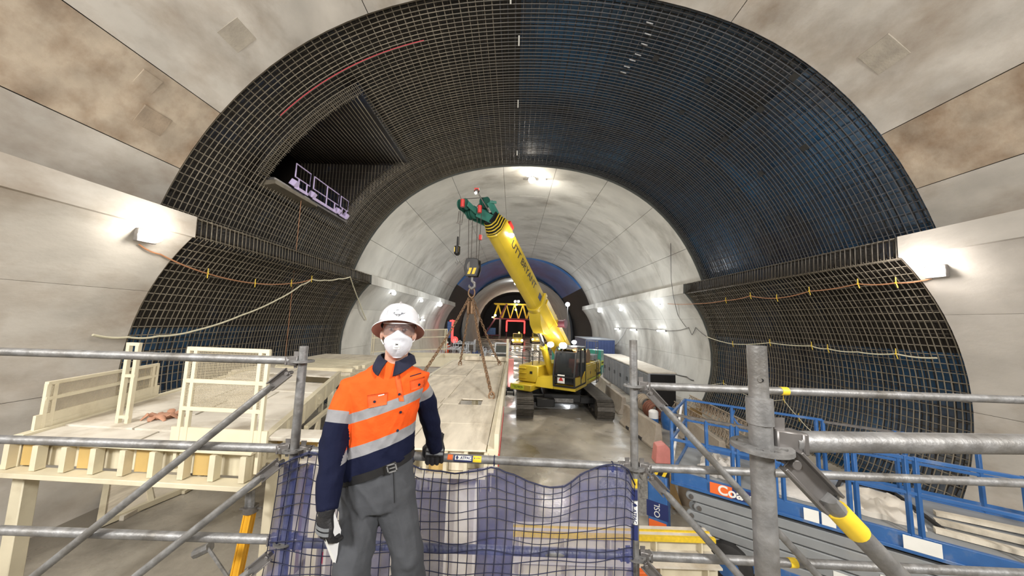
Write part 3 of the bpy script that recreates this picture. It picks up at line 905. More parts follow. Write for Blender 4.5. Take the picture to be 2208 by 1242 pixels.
def on_line(a, b, px):
    a, b = V(a), V(b); lo, hi = 0.0, 1.0
    pr = lambda P: CX + F_PX * (P - CAM_POS).dot(_IX) / (P - CAM_POS).dot(_F)
    f0 = pr(a) < pr(b)
    for _ in range(40):
        m = (lo + hi) / 2
        if (pr(a.lerp(b, m)) < px) == f0: lo = m
        else: hi = m
    return a.lerp(b, lo)


roots = {o.get('label', ''): o for o in COL.objects if o.type == 'EMPTY'}


def root_of(sub):
    o = next(o for l, o in roots.items() if sub in l)
    r = Root.__new__(Root); r.o = o; r.matrix_world_ = Matrix.Translation(o.location); return r


for k, px in ((0, 1690), (1, 1752), (2, 1708)):
    p = on_line((*S2, L2_[k]), (*S4, L2_[k] - .01), px)
    tape('', '', p, V((1, 0, 0)), .045, part_of=root_of('%s of the three grey rails running right' % NMS[k]))
pa, pb = V((.655, .79, 4.195)), V((2.5, .92, 2.33))
tape('', '', on_line(pa, pb, 1826), pb - pa, .07, r=RT * .86 + .001, part_of=root_of('thick yellow-taped brace'))
# maker stickers on the gripped rail
ra, rb_ = V((*S1, L1[1] - .005)), V((*S2, L2_[1])); dr = (rb_ - ra).normalized()
rml = root_of('with maker stickers')


def sticker(root, p, d, w, m, up=(0, 0, 1), arc=(-.75, .75), r=RT + .0012, name='sticker'):
    d = V(d).normalized(); nrm = (CAM_POS - p); nrm = (nrm - d * nrm.dot(d)).normalized(); u = d.cross(nrm) * -1
    if u.dot(V(up)) < 0: u = -u
    rows = []
    for i in range(7):
        a = arc[0] + (arc[1] - arc[0]) * i / 6
        q = p + nrm * (r * cos(a)) + u * (r * sin(a)); rows.append([q - d * w / 2, q + d * w / 2])
    mb = MB(); mb.grid(rows); return obj(name, mb, m, root), nrm, u


p = on_line(ra, rb_, 971); sticker(rml, p, dr, .03, 'orange_lbl', arc=(-.4, .8))
p = on_line(ra, rb_, 999); sticker(rml, p, dr, .112, 'navy_lbl')
s_, nrm, u = sticker(rml, p, dr, .098, 'white_lbl', arc=(-.35, .6), r=RT + .0018)
obj('lettering', text_mb('\u2666 ATPAC', .021, frame(p + nrm * (RT + .0022) + u * .003, dr, u), .0004, bold=.0005), 'navy_lbl', rml)
p = on_line(ra, rb_, 1029); s_, nrm, u = sticker(rml, p, dr, .05, 'tape_yellow')
obj('lettering', text_mb('\u2666 ATPAC', .0095, frame(p + nrm * (RT + .0016) + u * .004, dr, u), .0003), 'navy_lbl', rml)
rs2 = root_of('at the right end of the blue net')
for z0, z1, m in ((3.555, 3.50, 'tape_yellow'), (3.49, 3.43, 'navy_lbl'), (3.425, 3.29, 'white_lbl'), (3.285, 3.2, 'navy_lbl')):
    p = V((*S2, (z0 + z1) / 2)); s_, nrm, u = sticker(rs2, p, V((0, 0, 1)), z0 - z1, m, up=(1, 0, 0))
    if m == 'white_lbl': obj('lettering', text_mb('\u2666 ATPAC', .026, frame(p + nrm * (RT + .0018), V((0, 0, -1)), u), .0004, bold=.0005), 'navy_lbl', rs2)
# walkway boards the worker stands on
for i in range(5):
    mb = MB(); yy = .72 + i * .235
    mb.box((-.7, yy, ZD - .02), (2.5, .225, .04)); 
    o = single('scaffold_board', mb, 'galv', 'steel scaffold board under the worker, %s row from the net' % ('fifth', 'fourth', 'third', 'second', 'first')[i], 'board', 'walkway boards', bevel=.004)
for x in (-1.9, .5):
    mb = MB(); mb.tube([V((x, .5, ZD - .066)), V((x, 2.2, ZD - .066))], RT, 10)
    single('scaffold_transom', mb, 'galv', 'scaffold tube under the %s ends of the walkway boards' % ('left' if x < 0 else 'right'), 'scaffold rail')

# ------------------------------------------------------------------ blue debris net
net = Root('safety_net', 'blue square-mesh safety net with a translucent sheet hung under the rail', 'net', (-.2, 2.05, 2.72))
top_px = [(607, 1000), (640, 985), (668, 976), (700, 984), (760, 990), (830, 985), (885, 990), (908, 1008), (942, 1018), (982, 1023), (1030, 1012), (1066, 1005), (1100, 1022), (1145, 1038), (1180, 1043), (1214, 1041), (1260, 1015), (1300, 1004), (1330, 1003), (1352, 1014), (1366, 1045)]
NU, NV = 66, 34


def net_pt(u, v, off=0.0):
    px = 607 + (1366 - 607) * u
    for i in range(len(top_px) - 1):
        if top_px[i][0] <= px <= top_px[i + 1][0] + 1e-6: break
    (xa, ya), (xb, yb) = top_px[i], top_px[i + 1]; q = (px - xa) / (xb - xa); q = q * q * (3 - 2 * q) * .5 + q * .5
    yt = ya + (yb - ya) * q
    Y = 1.955 + (2.115 - 1.955) * u
    tp = A(px, yt, Y)
    lean = -.05 * max(0, 1 - u * 5)
    zr = A(px, 1003, Y).z
    z = zr + (2.80 - zr) * v + (tp.z - zr) * (1 - min(v, 1)) ** 3.2
    x = tp.x - .02 * v + .014 * sin(9 * u + 5 * v) * (1 - abs(2 * u - 1)) + lean * v
    y = tp.y + .016 * sin(17 * u + 2.2 * sin(4 * v)) * (.35 + v) * .9 + .02 * sin(31 * u + 3 * v) * .5 - .01
    return V((x, y - off, z + .010 * sin(14 * u + 1.1 * v)))


mb = MB(); mb.grid([[net_pt(i / NU, j / NV, -.004) for i in range(NU + 1)] for j in range(NV + 1)])
sheet_m = mat('translucent_blue_sheet', (.06, .085, .31), .5, var=.35, scale=5, bump=.6, bscale=9, alpha=.34, spec=.3)
obj('blue_sheet', mb, sheet_m, net, ang=180)
for i in range(40):
    u = i / 39
    mb = MB(); mb.tube([net_pt(u, j / 22, .003) for j in range(23)], .0042, 4, flat=.6); obj('net_strand', mb, 'netcord', net, ang=180)
for j in range(15):
    v = j / 14.3
    mb = MB(); mb.tube([net_pt(i / 50, v + (.012 * sin(i * .5 + j * 2)), .006) for i in range(51)], .004 if j else .008, 4, flat=.6); obj('net_strand', mb, 'netcord', net, ang=180)
for px, yy in ((671, 978), (893, 990), (1066, 1003), (1320, 1001)):
    p = on_line(ra, rb_, px)
    mb = MB(); mb.tube([p + V((0, -.027 * cos(a), .03 * sin(a) - .004)) for a in [2 * pi * k / 12 for k in range(12)]], .0035, 5, closed=True); obj('lashing', mb, 'netcord', net)

# ------------------------------------------------------------------ the worker
def remesh(mb, vox, smooth=4, name='skin'):
    me = mb.mesh(name, False); o = bpy.data.objects.new(name, me); COL.objects.link(o)
    r = o.modifiers.new('r', 'REMESH'); r.mode = 'VOXEL'; r.voxel_size = vox; r.use_smooth_shade = True
    if smooth: s = o.modifiers.new('s', 'SMOOTH'); s.iterations = smooth; s.factor = .5
    dg = bpy.context.evaluated_depsgraph_get(); dg.update()
    m2 = bpy.data.meshes.new_from_object(o.evaluated_get(dg))
    m2.name = name
    bpy.data.objects.remove(o); bpy.data.meshes.remove(me)
    m2.polygons.foreach_set('use_smooth', [True] * len(m2.polygons))
    return m2


def mesh_obj(name, me, m, parent, label=None):
    me.transform(parent.matrix_world_.inverted())
    me.materials.clear(); me.materials.append(M[m] if isinstance(m, str) else m)
    o = bpy.data.objects.new(name, me); COL.objects.link(o); o.parent = parent.o
    if label: o['label'] = label
    return o


PX = 412.0
M['skin'] = mat('skin', (.56, .33, .25), .5, var=.06, scale=14)
M['eyeball'] = mat('eyeball', (.42, .36, .34), .3, var=0)  # eye white darkened, shade under the helmet brim put into the colour
M['hair'] = mat('brown_hair', (.06, .032, .018), .6, var=.3, scale=30)
M['glove'] = mat('black_glove', (.012, .012, .014), .6, var=.3, scale=20, bump=.2, bscale=90)
M['glove_grey'] = mat('grey_glove_band', (.17, .18, .19), .5, var=.2, scale=30)
M['trouser'] = mat('grey_trousers', (.048, .051, .058), .85, var=.14, scale=5, bump=.55, bscale=8)
M['mask'] = mat('white_respirator', (.60, .61, .66), .8, var=.03, scale=10, bump=.12, bscale=60)
M['helmet'] = mat('white_helmet', (.70, .70, .735), .22, var=.02, coat=.5)
M['brim_under'] = mat('reddish_brim_underside', (.60, .33, .28), .5, var=.05)
M['lens_shaded'] = mat('shade_tinted_lens', (.16, .13, .135), .05, var=0, alpha=.42, spec=.9)  # lens tint darkened to hold the shade under the brim
M['navy'] = mat('navy_cloth', (.003, .005, .022), .85, var=.15, scale=7, bump=.4, bscale=12)
man = Root('person', 'worker in orange and navy shirt, white helmet and dust mask, gripping the rail', 'person', (-.65, 1.68, ZD))
HC = A(859, 719, 1.69); HZ = Matrix.Rotation(radians(15), 3, 'Z')
# joints
shR, elR, wrR = A(757, 823, 1.68), A(720, 952, 1.60), A(706, 1100, 1.505)
shL, elL, wrL = A(899, 809, 1.745), A(926, 893, 1.87), A(939, 968, 2.015)
hipR, hipL = A(782, 1078, 1.69), A(848, 1066, 1.72)
knR, knL = A(760, 1216, 1.63), A(878, 1196, 1.70)
anR, anL = V((knR.x - .015, knR.y + .09, ZD + .11)), V((knL.x + .02, knL.y + .20, ZD + .12))
rings = [(852, 778, 27, .058, 0), (849, 789, 40, .075, 0), (845, 799, 60, .088, 2), (839, 812, 84, .102, 5), (835, 835, 82, .112, 9), (834, 862, 75, .12, 13), (832, 890, 71, .122, 17),
         (826, 925, 69, .12, 18), (820, 960, 71, .12, 18), (815, 985, 75, .125, 18), (812, 1000, 77, .128, 19)]


def torso(mb, grow=0.0, upto=11, sq=2.4):
    loops = []
    for (px, py, hw, dep, tl) in rings[:upto]:
        c = A(px, py, 1.715 if py > 800 else 1.72); a = radians(tl); h = hw / PX + grow; d = dep + grow
        ax = V((cos(a) * .99, .10, sin(a))).normalized(); ay = V((-.10, .99, 0)).normalized()
        lp = []
        for j in range(28):
            t = 2 * pi * j / 28
            cx, sy = cos(t), sin(t)
            cx = math.copysign(abs(cx) ** (2 / sq), cx); sy = math.copysign(abs(sy) ** (2 / sq), sy)
            lp.append(c + ax * (h * cx) + ay * (d * sy))
        loops.append(lp)
    mb.ring(loops)


# body: one continuous surface under the clothes
mb = MB(); torso(mb, -.016, sq=2.2)
mb.ball(HC + HZ @ V((0, .028, .025)), (.076, .095, .105), 20, 14)
mb.ball(HC + HZ @ V((.004, -.012, -.05)), (.062, .078, .085), 18, 12)
mb.ball(HC + HZ @ V((.004, -.052, -.098)), (.03, .03, .022), 12, 8)
mb.tube([HC + HZ @ V((.004, -.078, .03)), HC + HZ @ V((.006, -.100, -.015)), HC + HZ @ V((.006, -.09, -.03))], [.011, .016, .013], 8)
for s in (-1, 1):
    mb.ball(HC + HZ @ V((s * .079, .022, -.008)), (.012, .02, .032), 10, 8)
    mb.ball(HC + HZ @ V((s * .034, -.062, .042)), (.026, .02, .010), 10, 6)
mb.tube([HC + HZ @ V((-.002, .02, -.06)), A(853, 786, 1.715), A(850, 800, 1.72)], [.056, .058, .07], 16)
for a, b, c, g in ((shR, elR, wrR, 1), (shL, elL, wrL, 1)):
    mb.tube([a + V((.03 if a is shR else -.03, 0, -.03)), a.lerp(b, .18), a.lerp(b, .5), b, b.lerp(c, .5), c, c + (c - b).normalized() * .02], [.036, .038, .042, .038, .034, .026, .022], 12)
for h, k, n in ((hipR, knR, anR), (hipL, knL, anL)):
    mb.tube([h + V((0, 0, .1)), h, h.lerp(k, .5), k, k.lerp(n, .4), n, n - V((0, 0, .04))], [.08, .082, .068, .052, .05, .036, .034], 14)
mb.ball((hipR + hipL) / 2 + V((0, 0, .06)), (.15, .11, .12), 18, 10)
me = remesh(mb, .0055, 5, 'body'); mesh_obj('body', me, 'skin', man)
# shirt
mb = MB(); torso(mb)
for a, b, c, rr in ((shR, elR, wrR, (.052, .058, .062, .058, .052, .044)), (shL, elL, wrL, (.05, .054, .056, .052, .046, .04))):
    mb.tube([a + V((.045 if a is shR else -.04, 0, -.012)), a + V((.006 if a is shR else -.006, 0, -.022)), a.lerp(b, .5), b, b.lerp(c, .5), c], list(rr), 16)
mb2 = MB(); mb2.v, mb2.f, mb2.m = mb.v, mb.f, mb.m
me = remesh(mb2, .0055, 3, 'shirt')
import mathutils.noise as mn


def displace(me, fn):
    ns = [v.normal.copy() for v in me.vertices]; cs = [v.co.copy() for v in me.vertices]; out = []
    for p, n in zip(cs, ns): out += list(p + n * fn(p))
    me.vertices.foreach_set('co', out); me.update()




def seg_t(p, a, b):
    d = b - a; return (p - a).dot(d) / d.length_squared


def arm_info(p):
    best = None
    for s, (a, b, c) in enumerate(((shR, elR, wrR), (shL, elL, wrL))):
        for q, (u, v) in enumerate(((a, b), (b, c))):
            t = max(0, min(1, seg_t(p, u, v))); d = (p - u.lerp(v, t)).length
            if best is None or d < best[0]: best = (d, s, q + t)
    return best


# wrinkles
displace(me, lambda p: .0075 * mn.noise(V((p.x * 9, p.y * 9, p.z * 15 + p.x * 16))) + .004 * (1 - abs(mn.noise(V((p.x * 11 + 5, p.y * 8, p.z * 9 - p.x * 12))))) ** 3 + .002 * mn.noise(p * 26))
T1, T2 = A(832, 878, 1.60), A(816, 958, 1.60)
tan20 = math.tan(radians(20))
S_ = lambda p: p.z - tan20 * (p.x - T1.x)
v1, v2 = [], []
for v in me.vertices:
    p = v.co.copy(); d, s, t = arm_info(p)
    tor_x = abs(p.x - (T1.x + (p.z - T1.z) * .1))
    is_arm = d < .074 and ((s == 0 and p.x < A(766, 880, 1.66).x + (p.z - T1.z) * -.02) or (s == 1 and p.x > A(893, 850, 1.74).x)) 
    if is_arm:
        L = ((elR - shR).length, (elL - shL).length)[s]; tc = (.60, .37)[s]
        tape_d = .027 - abs(t - tc) * L; nav = (t - tc) * L
    else:
        sv = S_(p); d1 = .024 - abs(sv - T1.z); d2 = .026 - abs(sv - S_(T2)); tape_d = max(d1, d2)
        nav = (S_(T2) - .0) - sv
    v1.append(tape_d); v2.append(nav)
me.attributes.new('tape', 'FLOAT', 'POINT'); me.attributes['tape'].data.foreach_set('value', v1)
me.attributes.new('navy', 'FLOAT', 'POINT'); me.attributes['navy'].data.foreach_set('value', v2)
M['orange'] = mat('orange_cloth', (.70, .085, .010), .8, var=.08, scale=6, bump=.3, bscale=14)
sh = mat('hi_vis_shirt', (.70, .085, .010), .85, var=.12, scale=6, bump=.5, bscale=11, spec=.2)
nt = sh.node_tree; N, L = nt.nodes, nt.links; bs = N['Principled BSDF']
src = bs.inputs['Base Color'].links[0].from_socket
def gt(attr):
    a = N.new('ShaderNodeAttribute'); a.attribute_name = attr
    g = N.new('ShaderNodeMapRange'); g.inputs[1].default_value = -.0006; g.inputs[2].default_value = .0006
    L.new(a.outputs['Fac'], g.inputs[0]); return g.outputs[0]
m1 = N.new('ShaderNodeMix'); m1.data_type = 'RGBA'; m1.inputs[7].default_value = (.003, .005, .022, 1); L.new(src, m1.inputs[6]); L.new(gt('navy'), m1.inputs[0])
m2 = N.new('ShaderNodeMix'); m2.data_type = 'RGBA'; m2.inputs[7].default_value = (.23, .23, .24, 1); L.new(m1.outputs[2], m2.inputs[6]); L.new(gt('tape'), m2.inputs[0])
L.new(m2.outputs[2], bs.inputs['Base Color'])
from mathutils.bvhtree import BVHTree
bvh = BVHTree.FromPolygons([v.co.copy() for v in me.vertices], [tuple(p.vertices) for p in me.polygons])


def onto(px, py, lift=.002, tree=None):
    v = (_F + _IX * ((px - CX) / F_PX) - _UP * ((py - CY) / F_PX)).normalized()
    r = (tree or bvh).ray_cast(CAM_POS, v)
    if r[0] is None: return A(px, py, 1.6), V((0, -1, 0))
    n = r[1] if r[1].dot(v) < 0 else -r[1]
    return r[0] + n * lift, n


me_s = me
shirt = mesh_obj('shirt', me, sh, man)
# collar, placket, buttons, pockets
def drape(name, pxs, m, th=.004, lift=.004, part=shirt, label=None):
    rows = [[onto(px, py, lift)[0] for px, py in r] for r in pxs]
    mb = MB(); mb.sheet(rows, th, (0, -1, 0)); return subobj(name, mb, m, part, man, ang=180, label=label)


lerp2 = lambda a, b, t: (a[0] + (b[0] - a[0]) * t, a[1] + (b[1] - a[1]) * t)
def quad(a, b, c, d, n=5): return [[lerp2(lerp2(a, b, i / n), lerp2(d, c, i / n), j / n) for i in range(n + 1)] for j in range(n + 1)]


def collar(pts, yoff):
    rows = []
    for row in quad(*pts, n=6):
        r = []
        for px, py in row:
            p, n = onto(px, py, .008); r.append(p if p.y < 1.75 else A(px, py, 1.64))
        rows.append(r)
    mb = MB(); mb.sheet(rows, .005, (0, -1, 0)); return subobj('collar', mb, 'navy', shirt, man, ang=180)


mb = MB()
nb = A(853, 782, 1.722)
loops = []
for r_, z_ in ((.066, -.012), (.072, .012), (.07, .034), (.064, .036), (.064, -.012)):
    loops.append([nb + V((r_ * 1.12 * cos(a), r_ * sin(a) + (.008 if z_ > 0 else 0), z_ + .016 * sin(a))) for a in [radians(-38 + (256) * k / 22) for k in range(23)]])
mb.ring(loops, cap=False, closed=False); subobj('collar_band', mb, 'navy', shirt, man, ang=180)
rows = []
for k in range(33):
    a = radians(-74 + 328 * k / 32); fr = max(0.0, -sin(a)); fr = fr ** 2.2; cs = cos(a); sn = sin(a)
    r0, r1 = .068, .094 + .026 * fr
    p0 = nb + V((r0 * 1.1 * cs, r0 * sn + .006, .040 - .030 * fr)); p1 = nb + V(((r0 + .012) * 1.1 * cs, (r0 + .012) * sn + .004, .032 - .034 * fr))
    p2 = nb + V((r1 * 1.06 * cs, r1 * sn - .016 * fr, -.004 - .050 * fr))
    rows.append([p0, p1, p1.lerp(p2, .5) + V((0, 0, .003)), p2])
mb = MB(); mb.sheet(rows, .005, None); subobj('collar', mb, 'navy', shirt, man, ang=180)
drape('placket', [[(848 + 2.0 * k - .02 * k * k, 795 + 10 * k), (860 + 1.7 * k - .02 * k * k, 795 + 10 * k)] for k in range(1, 8)], 'orange', .0015, .0015)
for px, py in ((861, 850), (864, 888), (857, 928), (808, 866), (903, 829)):
    p, n = onto(px, py, .003); mb = MB(); mb.cyl(p, p + n * .003, .0062, 10); subobj('button', mb, 'navy', shirt, man)
drape('pocket_flap', quad((793, 852), (836, 846), (834, 872), (795, 880)), 'orange', .0015, .0015)
drape('pocket_flap', quad((884, 821), (915, 812), (916, 832), (886, 842)), 'orange', .0015, .0015)
drape('pocket_edge', quad((884, 811), (908, 804), (908, 806), (884, 813), 3), 'navy', .0006, .002)
drape('chest_tag', quad((816, 852), (829, 849), (829, 851), (816, 854), 2), 'white_lbl', .0006, .004)
# trousers
mb = MB()
loops = []
for (px, py, hw, dep, tl) in ((811, 992, 72, .118, 18), (811, 1035, 75, .12, 17), (812, 1062, 76, .122, 12), (814, 1085, 70, .115, 6)):
    c = A(px, py, 1.71); a = radians(tl); ax = V((cos(a), .08, sin(a))); ay = V((-.08, 1, 0))
    loops.append([c + ax * (hw / PX * cos(2 * pi * j / 24)) + ay * (dep * sin(2 * pi * j / 24)) for j in range(24)])
mb.ring(loops)
for h, k, n, rr in ((hipR, knR, anR, (.096, .095, .088, .08, .078, .075)), (hipL, knL, anL, (.094, .096, .084, .072, .076, .072))):
    mb.tube([h + V((0, 0, .05)), h, h.lerp(k, .55), k, k.lerp(n, .45), n - V((0, 0, .05))], list(rr), 18)
me = remesh(mb, .0065, 3, 'trousers')
displace(me, lambda p: .009 * mn.noise(V((p.x * 8, p.y * 8, p.z * 10 + p.x * 6))) + .008 * (1 - abs(mn.noise(V((p.x * 9 + 3, p.y * 7, p.z * 7 + p.x * 9))))) ** 4 + .003 * mn.noise(p * 20))
bt = BVHTree.FromPolygons([v.co.copy() for v in me.vertices], [tuple(p.vertices) for p in me.polygons])
trs = mesh_obj('trousers', me, 'trouser', man)
mb = MB(); mb.tube([onto(848 + .4 * k, 1012 + 12 * k, .001, bt)[0] for k in range(7)], .0022, 5); subobj('fly_seam', mb, 'black', trs, man)
# belt
mb = MB(); c = A(811, 1001, 1.71); a = radians(18); ax = V((cos(a), .08, sin(a))); ay = V((-.08, 1, 0)); loops = []
for dz, g in ((-.02, .0), (-.02, .006), (.018, .006), (.018, 0)):
    loops.append([c + V((0, 0, dz)) + ax * ((75 / PX + .004 + g) * cos(2 * pi * j / 40)) + ay * ((.122 + .004 + g) * sin(2 * pi * j / 40)) for j in range(40)])
mb.ring(loops + [loops[0]], cap=False); belt = obj('belt', mb, 'black', man)
q = A(846, 1008, 1.578); X = Matrix.Rotation(-a, 3, 'Y')
mb = MB()
for dx, dz, w_, h_ in ((-.02, 0, .005, .036), (.02, 0, .005, .036), (0, .016, .045, .005), (0, -.016, .045, .005), (.004, 0, .03, .004)): mb.box(q + X @ V((dx, -.006, dz)), (w_, .005, h_), X)
subobj('buckle', mb, 'galv', belt, man)
# boots
for n in (anR, anL):
    mb = MB()
    mb.ring([[V((n.x + .045 * cos(t), n.y - .03 + .055 * sin(t) , n.z + .06)) for t in [2 * pi * j / 16 for j in range(16)]],
             [V((n.x + .05 * cos(t), n.y - .03 + .07 * sin(t), n.z - .02)) for t in [2 * pi * j / 16 for j in range(16)]],
             [V((n.x + .052 * cos(t), n.y - .07 + .13 * sin(t), ZD + .06)) for t in [2 * pi * j / 16 for j in range(16)]],
             [V((n.x + .055 * cos(t), n.y - .08 + .145 * sin(t), ZD + .002)) for t in [2 * pi * j / 16 for j in range(16)]]])
    obj('boot', mb, 'tan', man)


# gloves: palm and five separate fingers
def hand(wr, d, back, thumbside, curl, spread=.0, L=.095, thumb_curl=.5, name='glove', K=1.12):
    """wr wrist, d direction to knuckles, back normal of the hand's back; fingers bend away from the back"""
    d = V(d).normalized(); n = V(back); n = (n - d * n.dot(d)).normalized(); s = d.cross(n).normalized() * thumbside
    mb = MB(); k0 = wr + d * L
    mb.ring([[wr - d * .03 + s * (K * .034 * cos(t)) + n * (K * .03 * sin(t)) for t in [2 * pi * j / 12 for j in range(12)]],
             [wr + d * .01 + s * (K * .032 * cos(t)) + n * (K * .024 * sin(t)) for t in [2 * pi * j / 12 for j in range(12)]],
             [wr + d * .05 + s * (K * .044 * cos(t)) + n * (K * .022 * sin(t)) for t in [2 * pi * j / 12 for j in range(12)]],
             [k0 + s * (K * .043 * cos(t)) + n * (K * .017 * sin(t)) for t in [2 * pi * j / 12 for j in range(12)]]])
    for f, (off, ln) in enumerate(((.032, .9), (.0105, 1.0), (-.0105, .95), (-.031, .75))):
        p = k0 + s * (off * K) - d * .012; ang = 0.0; pts = [p - d * .02, p]; cur = curl if not isinstance(curl, (list, tuple)) else curl[f]
        for seg, l in enumerate((.046, .03, .024)):
            ang += cur * (.75, 1.0, .8)[seg]
            dd = d * cos(ang) - n * sin(ang) + s * (off * spread)
            p = p + dd * (l * ln * K); pts.append(p.copy())
        mb.tube(pts, [q * K for q in (.0115, .0115, .0108, .0100, .0085)], 10); mb.ball(pts[-1], .0088 * K, 8, 6)
    tb = wr + d * .03 + s * .034; t1 = tb + (s * .7 + d * .6 - n * .35).normalized() * .04
    t2 = t1 + (d * .85 - n * .5 + s * (.3 - thumb_curl)).normalized() * .034; t3 = t2 + (d * .7 - n * .6 - s * thumb_curl).normalized() * .026
    mb.tube([wr + d * .015 + s * .015, tb, t1, t2, t3], [q * K for q in (.018, .0165, .0135, .0118, .0098)], 10); mb.ball(t3, .0100 * K, 8, 6)
    me = remesh(mb, .0032, 2, name); o = mesh_obj(name, me, 'glove', man)
    mb = MB()
    for q in (.058, .078):
        mb.sheet([[k0 - d * (.1 - q) + s * (K * .042 * cos(t)) + n * (K * .0235 * sin(t)) for t in [radians(25 + 130 * j / 8) for j in range(9)]],
                  [k0 - d * (.087 - q) + s * (K * .042 * cos(t)) + n * (K * .0225 * sin(t)) for t in [radians(25 + 130 * j / 8) for j in range(9)]]], .0025, n)
    subobj('knuckle_band', mb, 'glove_grey', o, man, label='grey band across the glove back')
    mb = MB(); mb.tube([wr - d * .035, wr - d * .005], [.036, .034], 16); subobj('cuff', mb, 'glove', o, man)
    return o


hand(wrR + V((-.002, -.003, -.012)), (-.02, .02, -1), (-.45, -.9, 0), 1, (.55, .6, .6, .6), L=.085, thumb_curl=.55)
RP = on_line(ra, rb_, 940)
hand(RP + V((.002, -.022, .115)), (.0, -.33, -1), (.12, -1, .5), 1, (.78, .8, .8, .8), L=.095, thumb_curl=.3, K=1.3)
# face, hair, mask, glasses, helmet
mb = MB(); mb.ball(HC + HZ @ V((0, .045, .0)), (.084, .09, .09), 18, 12); mb.v = [tuple(p - HZ @ V((0, min(0, (HZ.transposed() @ (p - HC)).y), 0))) for p in map(V, mb.v)]; obj('hair', mb, 'hair', man)
for s in (-1, 1):
    e = HC + HZ @ V((s * .033 + .004, -.068, .022))
    mb = MB(); mb.ball(e, (.0125, .012, .0062), 10, 8); eye = obj('eye', mb, 'eyeball', man)
    mb = MB(); mb.ball(e + HZ @ V((0, -.0095, 0)), (.0058, .004, .0056), 8, 6); subobj('iris', mb, 'hair', eye, man)
    mb = MB(); mb.tube([e + V((-.02, -.006, .017)), e + V((0, -.012, .021)), e + V((.02, -.006, .017))], .0042, 6, flat=.7); obj('eyebrow', mb, 'hair', man)
rows = []
for z_, hw, bulge, yb in ((.022, .008, .008, -.112), (.008, .024, .018, -.112), (-.006, .044, .034, -.104), (-.018, .062, .048, -.086), (-.03, .068, .052, -.072), (-.055, .066, .062, -.066), (-.08, .056, .054, -.066), (-.1, .040, .036, -.07), (-.114, .02, .014, -.08)):
    rows.append([HC + HZ @ V((.006 + hw * sin(radians(-80 + 16 * j)) / sin(radians(80)), yb + .02 - bulge * max(0, cos(radians(-80 + 16 * j))) ** .9 + (.02 * (abs(j - 5) / 5) ** 2), z_ - .002)) for j in range(11)])
mb = MB(); mb.sheet(rows, .003, (0, -1, 0)); mk = obj('dust_mask', mb, 'mask', man, ang=180)
sm = mk.modifiers.new('sub', 'SUBSURF'); sm.levels = sm.render_levels = 1
vc = HC + HZ @ V((.006, -.137, -.052))
mb = MB(); mb.box(vc + HZ @ V((0, .004, 0)), (.032, .014, .038), HZ); mb.box(vc + HZ @ V((0, -.004, .003)), (.022, .008, .026), HZ); subobj('exhale_valve', mb, 'white', mk, man, bevel=.003)
subobj('lettering', text_mb('3M', .0105, frame(vc + HZ @ V((0, -.0085, .006)), HZ @ V((1, 0, 0)), (0, 0, 1)), .0003, bold=.0004), 'black', mk, man)
for s in (-1, 1):
    mb = MB(); mb.tube([HC + HZ @ V((s * .062, -.06, -.05)), HC + HZ @ V((s * .08, .0, -.035)), HC + HZ @ V((s * .082, .06, -.02))], .0028, 5); subobj('strap', mb, 'white', mk, man)
rows = []
for z_ in (.052, .04, .02, .0, -.006):
    rows.append([HC + HZ @ V((.004 + (.077 + .004 * (z_ > 0)) * sin(t), .012 - (.112 + .12 * (z_ - .02)) * cos(t), z_ - .03 * (abs(t) < .5) * (z_ < 0) * 0)) for t in [radians(-88 + 176 * j / 18) for j in range(19)]])
mb = MB(); mb.grid(rows); gl = obj('safety_glasses', mb, 'lens_shaded', man, ang=180)
mb = MB(); mb.tube([p + V((0, -.001, .001)) for p in rows[0]], .0024, 6); 
for s in (-1, 1): mb.tube([HC + HZ @ V((s * .079 + .004, .008, .035)), HC + HZ @ V((s * .083, .07, .02))], .003, 5)
subobj('glasses_frame', mb, 'white', gl, man)
Xh = Matrix.Translation(A(860, 709, 1.715)) @ HZ.to_4x4() @ Matrix.Rotation(radians(-24), 4, 'X') @ Matrix.Rotation(radians(1), 4, 'Y') @ Matrix.Diagonal((1, 1.16, 1, 1))
mb = MB()
mb.lathe([(.131, -.018), (.132, -.015), (.118, .002), (.108, .011), (.1045, .022), (.101, .05), (.094, .078), (.078, .104), (.052, .121), (.02, .128), (.001, .1285)], 40, Xh, cap=False)
for k in (-34, -12, 12, 34):
    t = radians(-90 + k); mb.tube([Xh @ V((r_ * cos(t), r_ * sin(t), z_)) for r_, z_ in ((.1035, .028), (.102, .05), (.094, .08))], .0035, 6)
mb.tube([Xh @ V((.104 * cos(t) * 0, -.104 * sin(t), .03 + .1 * cos(t) if False else 0.0)) for t in ()] or [Xh @ V((0, -.09, .086)), Xh @ V((0, -.05, .1235)), Xh @ V((0, 0, .131)), Xh @ V((0, .05, .1235))], .007, 8)
hat = obj('helmet', mb, 'helmet', man, ang=60)
mb = MB(); mb.lathe([(.1305, -.0185), (.117, .0), (.106, .008), (.09, .012)], 40, Xh, cap=False); subobj('brim_underside', mb, 'brim_under', hat, man, ang=60)
lb = Xh @ V((.0, -.108, .036))
mb = MB(); mb.box(lb + V((0, -.006, 0)), (.034, .014, .022)); mb.box(lb + V((0, -.004, -.016)), (.014, .012, .018)); mb.box(lb + V((0, -.006, .018)), (.052, .014, .012)); lampb = subobj('headlamp', mb, 'galv', hat, man, bevel=.003)
for s in (-1, 1):
    p = lb + HZ @ V((s * .026, -.020, .018)); mb = MB(); mb.cyl(p + HZ @ V((0, .03, 0)), p + HZ @ V((0, .003, 0)), .018, 14); mb.mi = 1; mb.ball(p, (.019, .012, .019), 14, 8)
    o = subobj('lamp_head', mb, ['galv_dark', 'lamp_cool'], hat, man)
